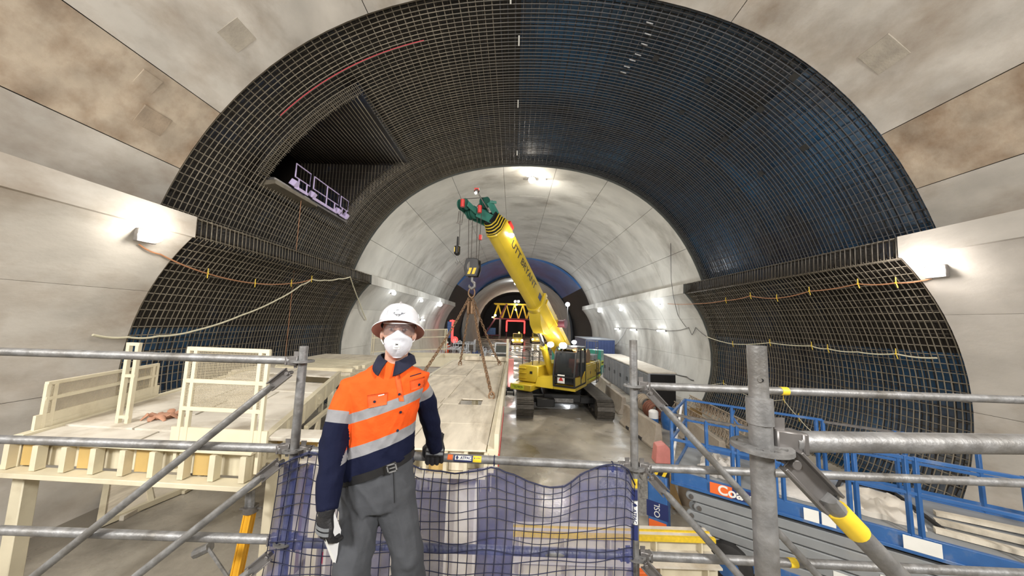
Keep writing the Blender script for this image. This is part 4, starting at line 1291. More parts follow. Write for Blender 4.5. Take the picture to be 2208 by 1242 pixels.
# notebook in the hanging hand
a_, b_, c_ = A(723, 1213, 1.56), A(697, 1147, 1.50), A(737, 1148, 1.60)
e1, e2 = b_ - a_, c_ - a_; nn = e1.cross(e2).normalized(); nn = nn if nn.dot(CAM_POS - a_) > 0 else -nn
mb = MB(); mb.hexa([a_, a_ + e1, a_ + e1 + e2 * .98, a_ + e2], [p - nn * .011 for p in (a_, a_ + e1, a_ + e1 + e2 * .98, a_ + e2)])
nb_ = Root('notebook', 'white notebook held in the gloved hand hanging beside the trousers', 'notebook', a_)
obj('pages', mb, 'white_lbl', nb_)
for s in (1, -1):
    o_ = nn * (.0012 if s > 0 else -.0122); mb = MB()
    q = [a_ - e1 * .01 - e2 * .01, a_ + e1 * 1.01 - e2 * .01, a_ + e1 * 1.01 + e2, a_ - e1 * .01 + e2]
    mb.hexa([p + o_ for p in q], [p + o_ - nn * .0012 for p in q]); obj('cover', mb, 'white', nb_)
# ------------------------------------------------------------------ telescopic crawler crane
CR = V((2.62, 18.3, 0)); FW = V((-.49, -.872, 0)).normalized(); LF_ = V((-FW.y, FW.x, 0)); UPZ = V((0, 0, 1))
def C(f, l, z): return CR + FW * f + LF_ * l + V((0, 0, z))
RC_ = Matrix((FW, LF_, UPZ)).transposed()
def cbox(mb, f0, f1, l0, l1, z0, z1): return mb.box(C((f0 + f1) / 2, (l0 + l1) / 2, (z0 + z1) / 2), (abs(f1 - f0), abs(l1 - l0), z1 - z0), RC_)
crane = Root('crawler_crane', 'yellow telescopic crawler crane with green counterweight and raised boom', 'crane', CR)
shoe = MB(); shoe.box((0, 0, 0), (.8, .185, .035)); shoe.box((0, -.05, .03), (.8, .022, .035)); shoe.box((0, .04, .03), (.8, .022, .035)); shoe = shoe.mesh('track_shoe')
for sx in (-1.93, 1.85):
    X0 = CR.x + sx; R = .44; LEN = 5.3; y0, y1 = CR.y - LEN / 2 + R, CR.y + LEN / 2 - R; per = 2 * (y1 - y0) + 2 * pi * R; n = 58
    for k in range(n):
        s = per * k / n; d1 = y1 - y0
        if s < d1: y, z, a = y0 + s, 2 * R + .03, 0
        elif s < d1 + pi * R: q = (s - d1) / R; y, z, a = y1 + R * sin(q), R + .03 + R * cos(q), -q
        elif s < 2 * d1 + pi * R: y, z, a = y1 - (s - d1 - pi * R), .03, pi
        else: q = (s - 2 * d1 - pi * R) / R; y, z, a = y0 - R * sin(q), R + .03 - R * cos(q), pi - q
        o = obj('track_shoe', shoe, 'track', crane, loc=(X0 - CR.x, y - CR.y, z)); o.rotation_euler = (a, 0, 0)
    mb = MB(); mb.prism([(y0 - .1, .16), (y1 + .1, .16), (y1 + .1, .7), (y1 - .4, .82), (y0 + .4, .82), (y0 - .1, .7)], -.26, .26, Matrix(((0, 0, 1, X0), (1, 0, 0, 0), (0, 1, 0, 0), (0, 0, 0, 1)))); obj('track_frame', mb, 'black', crane, bevel=.02)
    for yy in (y0, y1):
        mb = MB(); mb.cyl((X0 - .33, yy, R + .03), (X0 + .33, yy, R + .03), R - .03, 20); mb.cyl((X0 - .36, yy, R + .03), (X0 + .36, yy, R + .03), .16, 12); obj('idler_wheel', mb, 'track', crane)
    for k in range(6):
        yy = y0 + (y1 - y0) * (k + .5) / 6; mb = MB(); mb.cyl((X0 - .3, yy, .17), (X0 + .3, yy, .17), .12, 10); obj('track_roller', mb, 'track', crane)
mb = MB(); mb.box((CR.x, CR.y, .72), (1.9, 2.6, .42)); mb.box((CR.x, CR.y - 1.0, .62), (3.5, .5, .34)); mb.box((CR.x, CR.y + 1.0, .62), (3.5, .5, .34)); mb.box((CR.x - .9, CR.y - 1.7, .6), (.9, .4, .4)); obj('carbody', mb, 'black', crane, bevel=.04)
mb = MB(); mb.box((CR.x + .05, CR.y - 1.36, .62), (1.0, .03, .2)); obj('tow_plate', mb, 'galv', crane)
mb = MB(); mb.cyl(CR + V((0, 0, .9)), CR + V((0, 0, 1.3)), .85, 28); mb.cyl(CR + V((0, 0, 1.12)), CR + V((0, 0, 1.2)), .95, 28); obj('slew_ring', mb, 'black', crane)
# superstructure
mb = MB(); cbox(mb, -2.9, 1.5, -1.35, 1.5, 1.28, 1.5); cbox(mb, .2, 2.05, .5, 1.62, 1.3, 1.52); obj('turntable_deck', mb, 'yellow', crane, bevel=.02)
mb = MB(); mb.hexa([C(2.05, .5, 1.3), C(2.05, -.5, 1.3), C(1.2, -.5, 1.3), C(1.2, .5, 1.3)], [C(1.9, .5, 1.9), C(1.75, -.5, 1.75), C(1.2, -.5, 1.75), C(1.2, .5, 1.9)]); obj('front_fairing', mb, 'yellow', crane, bevel=.02)
# cab
FA = [(2.12, 1.5), (2.16, 1.95), (1.9, 3.1), (1.7, 3.28), (.55, 3.28), (.42, 3.05), (.42, 1.5)]
L0, L1c = .55, 1.6
mb = MB(); mb.mi = 0
for l in (L0, L1c):
    for i in range(len(FA)):
        (a, b), (c, d) = FA[i], FA[(i + 1) % len(FA)]; mb.bar(C(a, l, b), C(c, l, d), .075)
    mb.bar(C(1.2, l, 1.5), C(1.12, l, 3.28), .08)
for a, b in FA: mb.bar(C(a, L0, b), C(a, L1c, b), .075)
obj('cab_frame', mb, 'black', crane)
mb = MB(); cbox(mb, .4, 1.75, L0, L1c, 3.27, 3.36); obj('cab_roof', mb, 'black', crane, bevel=.03)
def pane(pts, name='cab_window'):
    mb = MB(); n = (V(pts[1]) - V(pts[0])).cross(V(pts[2]) - V(pts[0])).normalized()
    mb.hexa([V(p) for p in pts], [V(p) + n * .012 for p in pts]); return obj(name, mb, 'glass', crane)
pane([C(2.15, L0 + .05, 1.62), C(2.15, L1c - .05, 1.62), C(1.93, L1c - .05, 3.05), C(1.93, L0 + .05, 3.05)], 'windscreen')
pane([C(1.24, L1c, 1.95), C(2.08, L1c, 1.95), C(1.86, L1c, 3.1), C(1.17, L1c, 3.2)]); pane([C(.5, L1c, 2.1), C(1.14, L1c, 1.75), C(1.1, L1c, 3.2), C(.5, L1c, 3.1)])
pane([C(.5, L0, 1.95), C(2.08, L0, 1.95), C(1.86, L0, 3.1), C(.5, L0, 3.15)]); pane([C(.41, L0, 2), C(.41, L1c, 2), C(.41, L1c, 3.1), C(.41, L0, 3.1)])
mb = MB(); mb.prism([(2.1, 1.5), (2.12, 1.95), (1.3, 1.9), (.95, 1.7), (.42, 2.12), (.42, 1.5)], -.015, .02, frame(C(0, L1c, 0), FW, UPZ)); obj('cab_lower_panel', mb, 'yellow', crane)
mb = MB(); cbox(mb, .75, 1.3, .85, 1.35, 1.6, 1.95); cbox(mb, .7, .85, .85, 1.35, 1.95, 2.7); obj('operator_seat', mb, 'orange_lbl', crane, bevel=.04)
mb = MB(); cbox(mb, 1.6, 1.9, .75, 1.4, 1.6, 2.1); mb.cyl(C(1.62, 1.1, 2.05), C(1.55, 1.1, 2.3), .16, 12, .17); obj('control_console', mb, 'black', crane)
mb = MB(); mb.box(C(2.17, .95, 1.85), (.02, .36, .4), RC_); obj('notice_sticker', mb, 'white_lbl', crane)
mb = MB(); mb.prism([(-.12, -.1), (.12, -.1), (0, .12)], 0, .008, frame(C(2.185, .95, 1.86), LF_, UPZ)); obj('notice_triangle', mb, 'red', crane)
# engine house with doors, ladder and lettering
mb = MB(); cbox(mb, -2.65, .36, .75, 1.6, 1.36, 2.42); cbox(mb, -2.65, .3, -1.35, -.6, 1.36, 2.2); obj('engine_house', mb, 'yellow', crane, bevel=.04)
for f0, f1 in ((-.55, .3), (-1.55, -.62), (-2.58, -1.62)):
    mb = MB(); cbox(mb, f0, f1, 1.6, 1.625, 1.5, 2.32); d_ = obj('service_door', mb, 'yellow', crane, bevel=.01)
    mb = MB(); cbox(mb, f0 + .06, f0 + .18, 1.62, 1.635, 1.85, 1.98); subobj('door_latch', mb, 'black', d_, crane)
mb = MB()
for f in (-1.3, -1.62): mb.tube([C(f, 1.72, 1.25), C(f, 1.74, 2.3), C(f, 1.68, 2.48), C(f, 1.3, 2.48)], .022, 6)
for z in (1.3, 1.55, 1.8, 2.05, 2.3): mb.tube([C(-1.3, 1.73, z), C(-1.62, 1.73, z)], .02, 6)
mb.tube([C(.2, 1.66, 1.62), C(-1.3, 1.66, 1.62)], .015, 6)
obj('access_ladder', mb, 'black', crane)
obj('lettering', text_mb('UTT', .42, frame(C(-.35, 1.63, 1.98), -FW, UPZ), .003), 'tan', crane)
mb = MB(); cbox(mb, -2.6, -1.75, 1.626, 1.632, 1.62, 1.74); obj('model_stripe', mb, 'black', crane)
mb = MB(); cbox(mb, -2.6, -.2, 1.626, 1.631, 1.5, 1.57); obj('lime_stripe', mb, 'lime', crane)
# right-hand tank, steps and low front platform
mb = MB(); cbox(mb, -.3, 1.75, -1.6, -.45, 1.42, 2.28); obj('fuel_tank', mb, 'yellow', crane, bevel=.05)
mb = MB()
for z in (1.62, 1.86, 2.1): cbox(mb, 1.75, 1.92, -1.55, -1.1, z, z + .04)
obj('step', mb, 'yellow', crane, bevel=.01)
mb = MB(); cbox(mb, 1.755, 1.77, -.92, -.78, 1.85, 1.98); obj('filler_cap', mb, 'black', crane)
mb = MB(); cbox(mb, 1.2, 2.45, -1.7, -.5, 1.1, 1.4); obj('front_platform', mb, 'yellow', crane, bevel=.03)
mb = MB(); cbox(mb, 2.45, 2.46, -1.62, -.9, 1.15, 1.36); fp = obj('plant_number_plate', mb, 'lime', crane)
subobj('lettering', text_mb('TB3909', .19, frame(C(2.465, -1.26, 1.255), LF_, UPZ), .002), 'black', fp, crane)
mb = MB()
for l in (-1.5, -.9): mb.tube([C(1.5, l, 2.25), C(1.5, l, 3.0), C(1.1, l, 3.05), C(.7, l, 2.9), C(.7, l, 2.2)], .022, 6)
mb.tube([C(1.5, -1.5, 2.7), C(1.5, -.9, 2.7)], .018, 6)
obj('grab_rail', mb, 'black', crane)
# counterweight
mb = MB(); mb.prism([(-1.4, 1.36), (1.45, 1.36), (1.62, 1.6), (1.62, 2.95), (-1.55, 2.95), (-1.55, 1.6)], -3.35, -2.66, frame(C(0, 0, 0), LF_, UPZ)); cw = obj('counterweight', mb, 'green', crane, bevel=.03)
if True:
    mb = MB(); cbox(mb, -3.28, -2.72, 1.622, 1.63, 2.05, 2.32); fp = obj('plant_number_plate', mb, 'lime', crane)
    subobj('lettering', text_mb('TB3909', .15, frame(C(-3.0, 1.635, 2.19), -FW, UPZ), .002), 'black', fp, crane)
    mb = MB()
    for k in range(4): mb.prism([(-3.1 + 0, 1.5 + .1 * k), (-2.95, 1.56 + .1 * k), (-2.95, 1.61 + .1 * k), (-3.1, 1.55 + .1 * k)], 1.60, 1.628, frame(C(0, 0, 0), FW, UPZ))
    obj('hazard_stripe', mb, 'red', crane)
    mb = MB(); cbox(mb, -3.1, -2.95, 1.615, 1.624, 1.48, 1.92); obj('hazard_backing', mb, 'white_lbl', crane)
mb = MB(); cbox(mb, -2.4, -1.5, .85, 1.5, 2.42, 2.75); obj('engine_hood', mb, 'grey_cab', crane, bevel=.03)
mb = MB(); mb.cyl(C(-.6, .75, 2.75), C(-.6, 1.45, 2.75), .3, 18); mb.cyl(C(-.6, .7, 2.75), C(-.6, .76, 2.75), .4, 18); mb.cyl(C(-.6, 1.4, 2.75), C(-.6, 1.46, 2.75), .4, 18); obj('winch_drum', mb, 'chain', crane)
mb = MB()
for f in (-2.1, -2.6):
    mb.tube([C(f, 1.45, 2.7), C(f, 1.45, 3.5), C(f, .85, 3.5), C(f, .85, 2.7)], .022, 6)
for z in (3.1, 3.5): mb.tube([C(-2.1, 1.45, z), C(-2.6, 1.45, z)], .022, 6)
obj('guard_rail', mb, 'galv', crane)
# boom
B0, B1 = C(-1.05, -.05, 2.55), V((-1.0, 11.75, 8.36)); BD = (B1 - B0).normalized(); BL = (B1 - B0).length; BU = BD.cross(LF_).normalized()
def bp(s, l, u): return B0 + BD * s + LF_ * l + BU * u
def bsec(a, h): return [(-a, h / 2), (a, h / 2), (a, -h * .18), (a * .6, -h * .44), (a * .25, -h / 2), (-a * .25, -h / 2), (-a * .6, -h * .44), (-a, -h * .18)]
def bseg(mb, s0, s1, a, h, a2=None, h2=None): mb.ring([[bp(s0, l, u) for l, u in bsec(a, h)], [bp(s1, l, u) for l, u in bsec(a2 or a, h2 or h)]])
mb = MB(); bseg(mb, -.6, 5.2, .40, .98); obj('boom_base_section', mb, 'yellow', crane, bevel=.015)
mb = MB(); bseg(mb, 5.0, 5.22, .44, 1.06); bseg(mb, 3.4, 3.55, .42, 1.02); obj('boom_collar', mb, 'yellow', crane, bevel=.01)
mb = MB(); mb.prism([(3.2, -.45), (5.0, -.45), (4.5, -.85), (4.0, -.95), (3.6, -.8)], -.3, .3, Matrix(((BD.x, BU.x, -LF_.x, B0.x), (BD.y, BU.y, -LF_.y, B0.y), (BD.z, BU.z, -LF_.z, B0.z), (0, 0, 0, 1)))); obj('cylinder_bracket', mb, 'yellow', crane, bevel=.02)
mb = MB(); bseg(mb, 5.1, BL - .55, .36, .88); tele = obj('boom_second_section', mb, 'yellow', crane, bevel=.015)
for k, (a, h) in enumerate(((.385, .93), (.35, .84), (.32, .78), (.29, .72), (.26, .66))):
    mb = MB(); bseg(mb, BL - .6 + .11 * k, BL - .44 + .11 * k, a - .05, h - .1); obj('nested_boom_sleeve', mb, 'black', crane)
    mb = MB(); bseg(mb, BL - .62 + .11 * k, BL - .57 + .11 * k, a, h); obj('nested_boom_end', mb, 'yellow', crane, bevel=.006)
obj('lettering', text_mb('UTT BRYANT', .46, frame(bp(BL - 2.75, .363, .06), -BD, BU), .003, bold=.006), 'rope', crane)
mb = MB(); cpos = bp(5.55, .37, .02); mb.box(cpos, (.3, .006, .3), Matrix((BD, LF_, BU)).transposed()); obj('boom_badge', mb, 'navy_lbl', crane)
mb = MB(); mb.bar(bp(-.4, .44, .25), bp(4.9, .44, .25), .07, .28, up=BU); obj('side_rail', mb, 'yellow', crane, bevel=.01)
mb = MB(); mb.cyl(bp(3.0, .42, .3), bp(3.0, .8, .3), .2, 16); mb.cyl(bp(3.0, .78, .3), bp(3.0, .84, .3), .24, 16); obj('hose_reel', mb, 'maroon', crane)
mb = MB(); mb.box(bp(BL - .9, .3, .5), (.35, .2, .16), Matrix((BD, LF_, BU)).transposed()); obj('warning_beacon', mb, 'red', crane)
p = bp(BL - 1.15, .40, .2); mb = MB(); mb.ball(p, .09); obj('boom_lamp', mb, 'lamp', crane); lamp('POINT', 'glow', p + LF_ * .3, 25, WARM, .08, parent=crane.o)
# lift cylinder
c0, c1 = C(.75, -.12, 1.75), bp(4.1, -.05, -.72); cm = c0.lerp(c1, .62)
mb = MB(); mb.cyl(c0, cm, .17, 18); mb.cyl(cm - (c1 - c0).normalized() * .1, cm, .2, 18); obj('lift_cylinder', mb, 'yellow', crane)
M['chrome'] = mat('chrome_rod', (.75, .75, .76), .12, 1.0, var=0)
mb = MB(); mb.cyl(cm, c1, .1, 16); obj('cylinder_rod', mb, 'chrome', crane)
# boom head
h1, h2, h3 = A(1018, 459, 11.35), A(999, 441, 11.0), A(1046, 437, 11.75); tipc = B1
for s in (-.2, .2):
    o_ = LF_ * s; mb = MB()
    mb.bar(bp(BL - .25, s, 0), h1 + o_, .05, .34, up=(0, 0, 1)); mb.bar(h1 + o_, h2 + o_, .05, .2); mb.bar(bp(BL - .3, s, .2), h3 + o_, .05, .3); mb.bar(h3 + o_, h3 + o_ + V((.25, .1, .02)), .05, .1)
    obj('head_plate', mb, 'green_head', crane, bevel=.01)
for c_, r in ((h1, .24), (h2, .2), (h3, .2)):
    for k in (-.1, .0, .1):
        mb = MB(); a = c_ + LF_ * (k - .025); b = c_ + LF_ * (k + .025); mb.tube([a, a.lerp(b, .3), a.lerp(b, .7), b], [r, r - .035, r - .035, r], 22); obj('sheave', mb, 'green_dark', crane)
mb = MB(); mb.tube([h2 + V((-.02, 0, .2)), h3 + V((0, 0, .2))], .012, 5); mb.tube([h1 + V((.1, 0, .15)), h3 + V((-.18, 0, 0))], .012, 5); obj('hoist_rope', mb, 'rope', crane)
for c_ in (h2 + V((.02, -.26, -.05)), h1 + V((.3, -.26, .05))):
    mb = MB(); mb.cyl(c_ - V((0, 0, .13)), c_ + V((0, 0, .13)), .075, 10); obj('limit_weight', mb, 'red', crane)
mb = MB(); w0, w1 = A(1054, 455, 11.4), A(1028, 412, 11.2); mb.tube([w0, w1], .022, 6); mb.ball(w1, (.1, .07, .09)); mast = obj('wind_gauge_mast', mb, 'rope', crane)
p = A(1026, 416, 11.15); mb = MB(); mb.ball(p, .045); subobj('aircraft_lamp', mb, 'lamp', mast, crane)
mb = MB(); mb.box(w1 + V((.0, 0, .05)), (.16, .1, .1)); subobj('gauge_cap', mb, 'red', mast, crane)
HB = A(1019, 579, 11.35)
for a, b in (((1011, 466), (1010, 566)), ((1019, 468), (1016, 566)), ((1029, 468), (1027, 566)), ((1038, 462), (1031, 566))):
    mb = MB(); mb.tube([A(*a, 11.35), A(*b, 11.35)], .013, 6); obj('hoist_rope', mb, 'rope', crane)
mb = MB(); q = A(1036, 512, 11.33); mb.cyl(q - V((0, 0, .09)), q + V((0, 0, .09)), .06, 8); obj('limit_weight', mb, 'red', crane)
AX = A(986, 538, 11.0)
for a, b in (((990, 455), (987, 479)), ((993, 455), (990, 528)), ((999, 458), (996, 481))):
    mb = MB(); mb.tube([A(*a, 11.0), A(*b, 11.0)], .012, 6); obj('hoist_rope', mb, 'rope', crane)
mb = MB(); mb.bar(A(984, 480, 11), A(996, 484, 11), .04); obj('limit_bar', mb, 'rope', crane)
# work lamps and beacons
for (px, py, Y, r, m, pw, nm) in ((1187, 743, 16.2, .17, 'lamp', 45, 'work_lamp'), (1214, 745, 16.0, .19, 'lamp', 45, 'work_lamp'), (1238, 738, 17.5, .13, 'lamp_cool', 15, 'work_lamp'), (1239, 753, 16.2, .11, 'lamp_amber', 10, 'beacon'), (1254, 752, 17.5, .09, 'lamp_amber', 8, 'beacon'), (1206, 752, 16.0, .045, 'lamp_teal', 1, 'status_lamp')):
    p = A(px, py, Y); mb = MB(); mb.ball(p, (r, r * .6, r * .8)); obj(nm, mb, m, crane)
    mb = MB(); mb.bar(p + V((0, .08, -.02)), p + V((0, .1, -.3)), .05); obj('lamp_stalk', mb, 'black', crane)
    lamp('POINT', 'glow', p + V((-.1, -.3, .05)), pw, (1, .55, .2) if m == 'lamp_amber' else (1, .93, .82), .1, parent=crane.o)

# hook blocks
hb = Root('hook_block', 'black main hook block with yellow stripes holding the rusty chains', 'hook block', HB - V((0, 0, .55)))
for s in (-.13, .13):
    mb = MB(); mb.prism([(-.2, -.3), (.2, -.3), (.27, -.05), (.25, .3), (.08, .36), (-.2, .34), (-.27, 0)], s - .035, s + .035, frame(HB, (.97, -.2, 0), UPZ)); obj('cheek_plate', mb, 'black', hb, bevel=.015)
for k in (-.1, .06):
    mb = MB(); mb.prism([(k - .03, -.22), (k + .07, -.22), (k + .14, .0), (k + .04, .0)], .166, .172, frame(HB, (.97, -.2, 0), UPZ)); obj('yellow_stripe', mb, 'tape_yellow', hb)
mb = MB(); mb.cyl(HB + V((-.03, .12, .05)), HB + V((.03, -.12, .05)), .22, 18); obj('sheave', mb, 'rope', hb)
hk = [HB + V((0, 0, -.3)), HB + V((0, 0, -.45)), HB + V((.09, -.02, -.53)), HB + V((.1, -.02, -.64)), HB + V((.0, 0, -.72)), HB + V((-.1, .02, -.65)), HB + V((-.1, .02, -.57))]
mb = MB(); mb.tube(hk, [.05, .05, .05, .055, .055, .045, .02], 10); obj('hook', mb, 'galv', hb)
ab = Root('hook_block', 'small black auxiliary hook block with yellow plate hanging on one rope', 'hook block', AX - V((0, 0, .4)))
mb = MB(); mb.tube([AX + V((0, 0, .45)), AX + V((0, 0, .12)), AX + V((0, 0, .1)), AX - V((0, 0, .16)), AX - V((0, 0, .22))], [.04, .05, .15, .15, .05], 12, flat=.7); obj('ball_weight', mb, 'black', ab)
mb = MB(); mb.box(AX + V((-.01, -.112, -.02)), (.15, .01, .17)); obj('yellow_plate', mb, 'tape_yellow', ab)
mb = MB(); mb.tube([AX - V((0, 0, .2)), AX - V((0, 0, .33)), AX + V((.06, 0, -.42)), AX + V((.01, 0, -.5)), AX + V((-.05, 0, -.43))], [.03, .03, .03, .03, .012], 8); obj('hook', mb, 'galv', ab)
# chain sling
ZT = 2.82
ring_c = HB + V((0, 0, -.86))
sl = Root('chain_sling', 'four-leg rusty chain sling spreading from the main hook to the cream deck', 'chain', ring_c - V((0, 0, .2)))
mb = MB(); mb.tube([ring_c + V((.11 * cos(a), .02, .17 * sin(a))) for a in [2 * pi * k / 16 for k in range(16)]], .025, 8, closed=True)
obj('master_ring', mb, 'chain', sl)
def chain(mb, a, b, sag=.15, pitch=.105, r=.017):
    L = (V(b) - V(a)).length; n = max(3, int(L / pitch)); pts = catenary(a, b, sag, n)
    for i in range(n):
        p, q = pts[i], pts[i + 1]; d = (q - p).normalized(); x = d.cross(V((.3, 1, .2))).normalized(); x = x if i % 2 else d.cross(x)
        e = d * (pitch * .68)
        mid = (p + q) / 2
        mb.tube([mid - e, mid - e * .6 + x * .034, mid + e * .6 + x * .034, mid + e, mid + e * .6 - x * .034, mid - e * .6 - x * .034], r, 4, closed=True)
ANCH = [AZ(1077, 783, ZT + .08), AZ(1060, 851, ZT + .08), AZ(992, 783, ZT + .08), V((-2.25, 7.5, ZT + .08))]
for k, an in enumerate(ANCH):
    top = ring_c + V(((.06, .04, -.04, -.08)[k], (.06, -.06, .06, -.06)[k], -.2))
    mb = MB(); chain(mb, top, an, .12); obj('chain_leg', mb, 'chain', sl, ang=180)
    mb = MB(); mb.bar(top + V((0, 0, -.1)), top + V((.0, 0, -.55)), .1, .07); obj('shortening_hook', mb, 'red' if k < 0 else 'chain', sl, bevel=.02)
    mb = MB(); mb.tube([an + V((.06 * cos(a), 0, .08 * sin(a) - .02)) for a in [2 * pi * j / 12 for j in range(12)]], .02, 6, closed=True); obj('shackle', mb, 'chain', sl)

# ------------------------------------------------------------------ cream formwork platform being slung (right of the worker)
fpR = Root('formwork_platform', 'long cream steel formwork platform with worn plywood top slung by the chains', 'formwork', (-1.3, 9.3, 0))
X0p, X1p, Y0p, Y1p = -2.42, -.3, 4.45, 14.2
rows_y = [4.45, 5.55, 6.75, 7.25, 8.6, 10.1, 11.6, 13.0, 14.2]
for i in range(len(rows_y) - 1):
    xs = [X0p, X0p + 1.05, X1p] if i not in (2,) else [X0p + .1, X0p + .75, X0p + 1.0, X1p - .75, X1p - .3, X1p]
    for j in range(len(xs) - 1):
        if i == 2 and j in (0, 3): continue
        mb = MB(); g = .012
        mb.box(((xs[j] + xs[j + 1]) / 2, (rows_y[i] + rows_y[i + 1]) / 2, ZT - .012 + random.uniform(-.006, .006)), (xs[j + 1] - xs[j] - g, rows_y[i + 1] - rows_y[i] - g, .024), Euler((random.uniform(-.003, .003), random.uniform(-.004, .004), 0)).to_matrix())
        obj('plywood_panel', mb, 'ply', fpR)
for x, w_ in ((X0p - .05, .1), (X1p + .06, .1)):
    mb = MB(); mb.box((x, (Y0p + Y1p) / 2, ZT - .14), (w_, Y1p - Y0p, .3)); obj('edge_beam', mb, 'cream', fpR, bevel=.008)
mb = MB(); mb.box((X1p + .13, (Y0p + Y1p) / 2, ZT - .02), (.06, Y1p - Y0p, .44)); obj('side_flange', mb, 'cream', fpR, bevel=.006)
mb = MB(); mb.box((X1p + .165, Y0p + 1.2, ZT - .12), (.012, 2.4, .16)); obj('red_strip', mb, 'red', fpR)
mb = MB(); mb.box((X1p + .1, Y1p - .08, ZT + .42), (.1, .1, 1.05)); mb.box((X1p + .12, Y1p - .9, ZT + .2), (.05, 1.6, .3), Euler((.0, 0, 0)).to_matrix()); obj('end_post', mb, 'cream', fpR, bevel=.006)
n = 9
for k in range(n):
    x = X0p + (X1p - X0p) * k / (n - 1); mb = MB(); mb.box((x, Y0p + .02, ZT - .17), (.05, .1, .27)); obj('end_stiffener', mb, 'cream', fpR, bevel=.004)
for k in (0, 2, 3, 5, 6):
    x = X0p + (X1p - X0p) * (k + .5) / (n - 1); mb = MB(); mb.box((x, Y0p + .09, ZT - .17), (.2, .03, .25)); obj('end_infill', mb, 'tan' if k % 2 else 'ply', fpR)
mb = MB(); mb.box(((X0p + X1p) / 2, Y0p + .05, ZT - .33), (X1p - X0p, .16, .05)); mb.box(((X0p + X1p) / 2, Y0p + .3, ZT - .2), (X1p - X0p, .05, .3)); obj('bottom_flange', mb, 'cream', fpR)
for y in (6.4, 8.4, 10.4, 12.4, 14.1):
    mb = MB(); mb.box(((X0p + X1p) / 2, y, ZT - .17), (X1p - X0p, .08, .28)); obj('cross_beam', mb, 'cream', fpR)
for x, y, w_ in ((-1.42, 4.75, .26), (-.62, 4.75, .42), (-2.3, 4.75, .26), (-2.2, 13.6, .3), (-.6, 13.6, .3), (-2.2, 9.2, .3), (-.6, 9.2, .3)):
    mb = MB()
    for s in (-1, 1): mb.box((x + s * (w_ / 2 - .02), y, (ZT - .34) / 2), (.04, .2, ZT - .34))
    mb.box((x, y + .05, (ZT - .34) / 2), (w_, .03, ZT - .34))
    obj('leg', mb, 'cream_dusty', fpR, bevel=.004)
    for z in (.5, 1.1, 1.7):
        pass
mb = MB(); mb.box((-1.1, 14.05, ZT + .1), (1.75, .35, .16)); obj('end_board', mb, 'ply', fpR, bevel=.01)

# ------------------------------------------------------------------ left cream platform
fpL = Root('formwork_platform', 'wide pale cream formwork platform with dusty boarded top on the left', 'formwork', (-5.5, 7, 0))
def PL(u, v):
    """u 0..1 left to right, v along the length"""
    a = V((-6.35, 4.35, 0)).lerp(V((-3.22, 4.2, 0)), u); b = V((-8.1, 10.6, 0)).lerp(V((-5.3, 10.2, 0)), u); return a.lerp(b, v)
vs_ = [0, .08, .2, .36, .52, .7, .85, 1.0]
for i in range(len(vs_) - 1):
    us = [0, .36, .72, 1.0] if i % 2 else [0, .5, 1.0]
    for j in range(len(us) - 1):
        if i == 5 and j == 2: continue
        e = .006; q = [PL(us[j] + e, vs_[i] + e / 2), PL(us[j + 1] - e, vs_[i] + e / 2), PL(us[j + 1] - e, vs_[i + 1] - e / 2), PL(us[j] + e, vs_[i + 1] - e / 2)]
        zz = ZT + random.uniform(-.008, .008); mb = MB(); mb.hexa([p + V((0, 0, zz - .03)) for p in q], [p + V((0, 0, zz + random.uniform(0, .006))) for p in q]); obj('deck_board', mb, 'cream_dusty', fpL)
def beam(mb, a, b, w_, z0, z1): mb.bar(V((a.x, a.y, (z0 + z1) / 2)), V((b.x, b.y, (z0 + z1) / 2)), w_, z1 - z0)
for a, b, z0, z1, w_ in ((PL(1, 0), PL(1, 1), ZT - .36, ZT + .01, .1), (PL(0, 0), PL(0, 1), ZT - .36, ZT + .04, .1), (PL(0, 0) + V((0, -.03, 0)), PL(1, 0) + V((.1, -.03, 0)), ZT - .03, ZT + .005, .12), (PL(-.15, 0) + V((0, -.05, 0)), PL(1.02, 0) + V((.1, -.05, 0)), ZT - .42, ZT - .36, .2), (PL(0, .02), PL(1, .02), ZT - .36, ZT - .03, .04), (PL(0, .5), PL(1, .5), ZT - .36, ZT - .03, .08), (PL(0, 1), PL(1, 1), ZT - .36, ZT - .03, .08)):
    mb = MB(); beam(mb, a, b, w_, z0, z1); obj('frame_beam', mb, 'cream', fpL, bevel=.006)
for k in range(9):
    p = PL(k / 8, 0); mb = MB(); mb.box((p.x, p.y - .03, ZT - .2), (.07, .1, .3)); obj('end_stiffener', mb, 'cream', fpL)
    if k % 2 == 0 and k < 8: mb = MB(); mb.box((p.x + .2, p.y + .04, ZT - .2), (.28, .03, .28)); obj('end_infill', mb, 'tan', fpL)
for k in range(7):
    p = PL(1, .06 + k * .15); mb = MB(); mb.box((p.x + .05, p.y, ZT - .18), (.04, .05, .32)); obj('web_stiffener', mb, 'cream', fpL)
for u, v in ((.0, .03), (.98, .9), (0, .9)):
    p = PL(u, v); mb = MB(); mb.box((p.x, p.y, (ZT - .4) / 2), (.16, .16, ZT - .4)); obj('leg', mb, 'cream', fpL, bevel=.01)
p = PL(1, .55); mb = MB(); mb.cyl((p.x + .05, p.y, ZT - .17), (p.x + .075, p.y, ZT - .17), .12, 18); mb.cyl((p.x + .07, p.y, ZT - .17), (p.x + .09, p.y, ZT - .17), .04, 12); obj('lifting_eye', mb, 'cream', fpL)
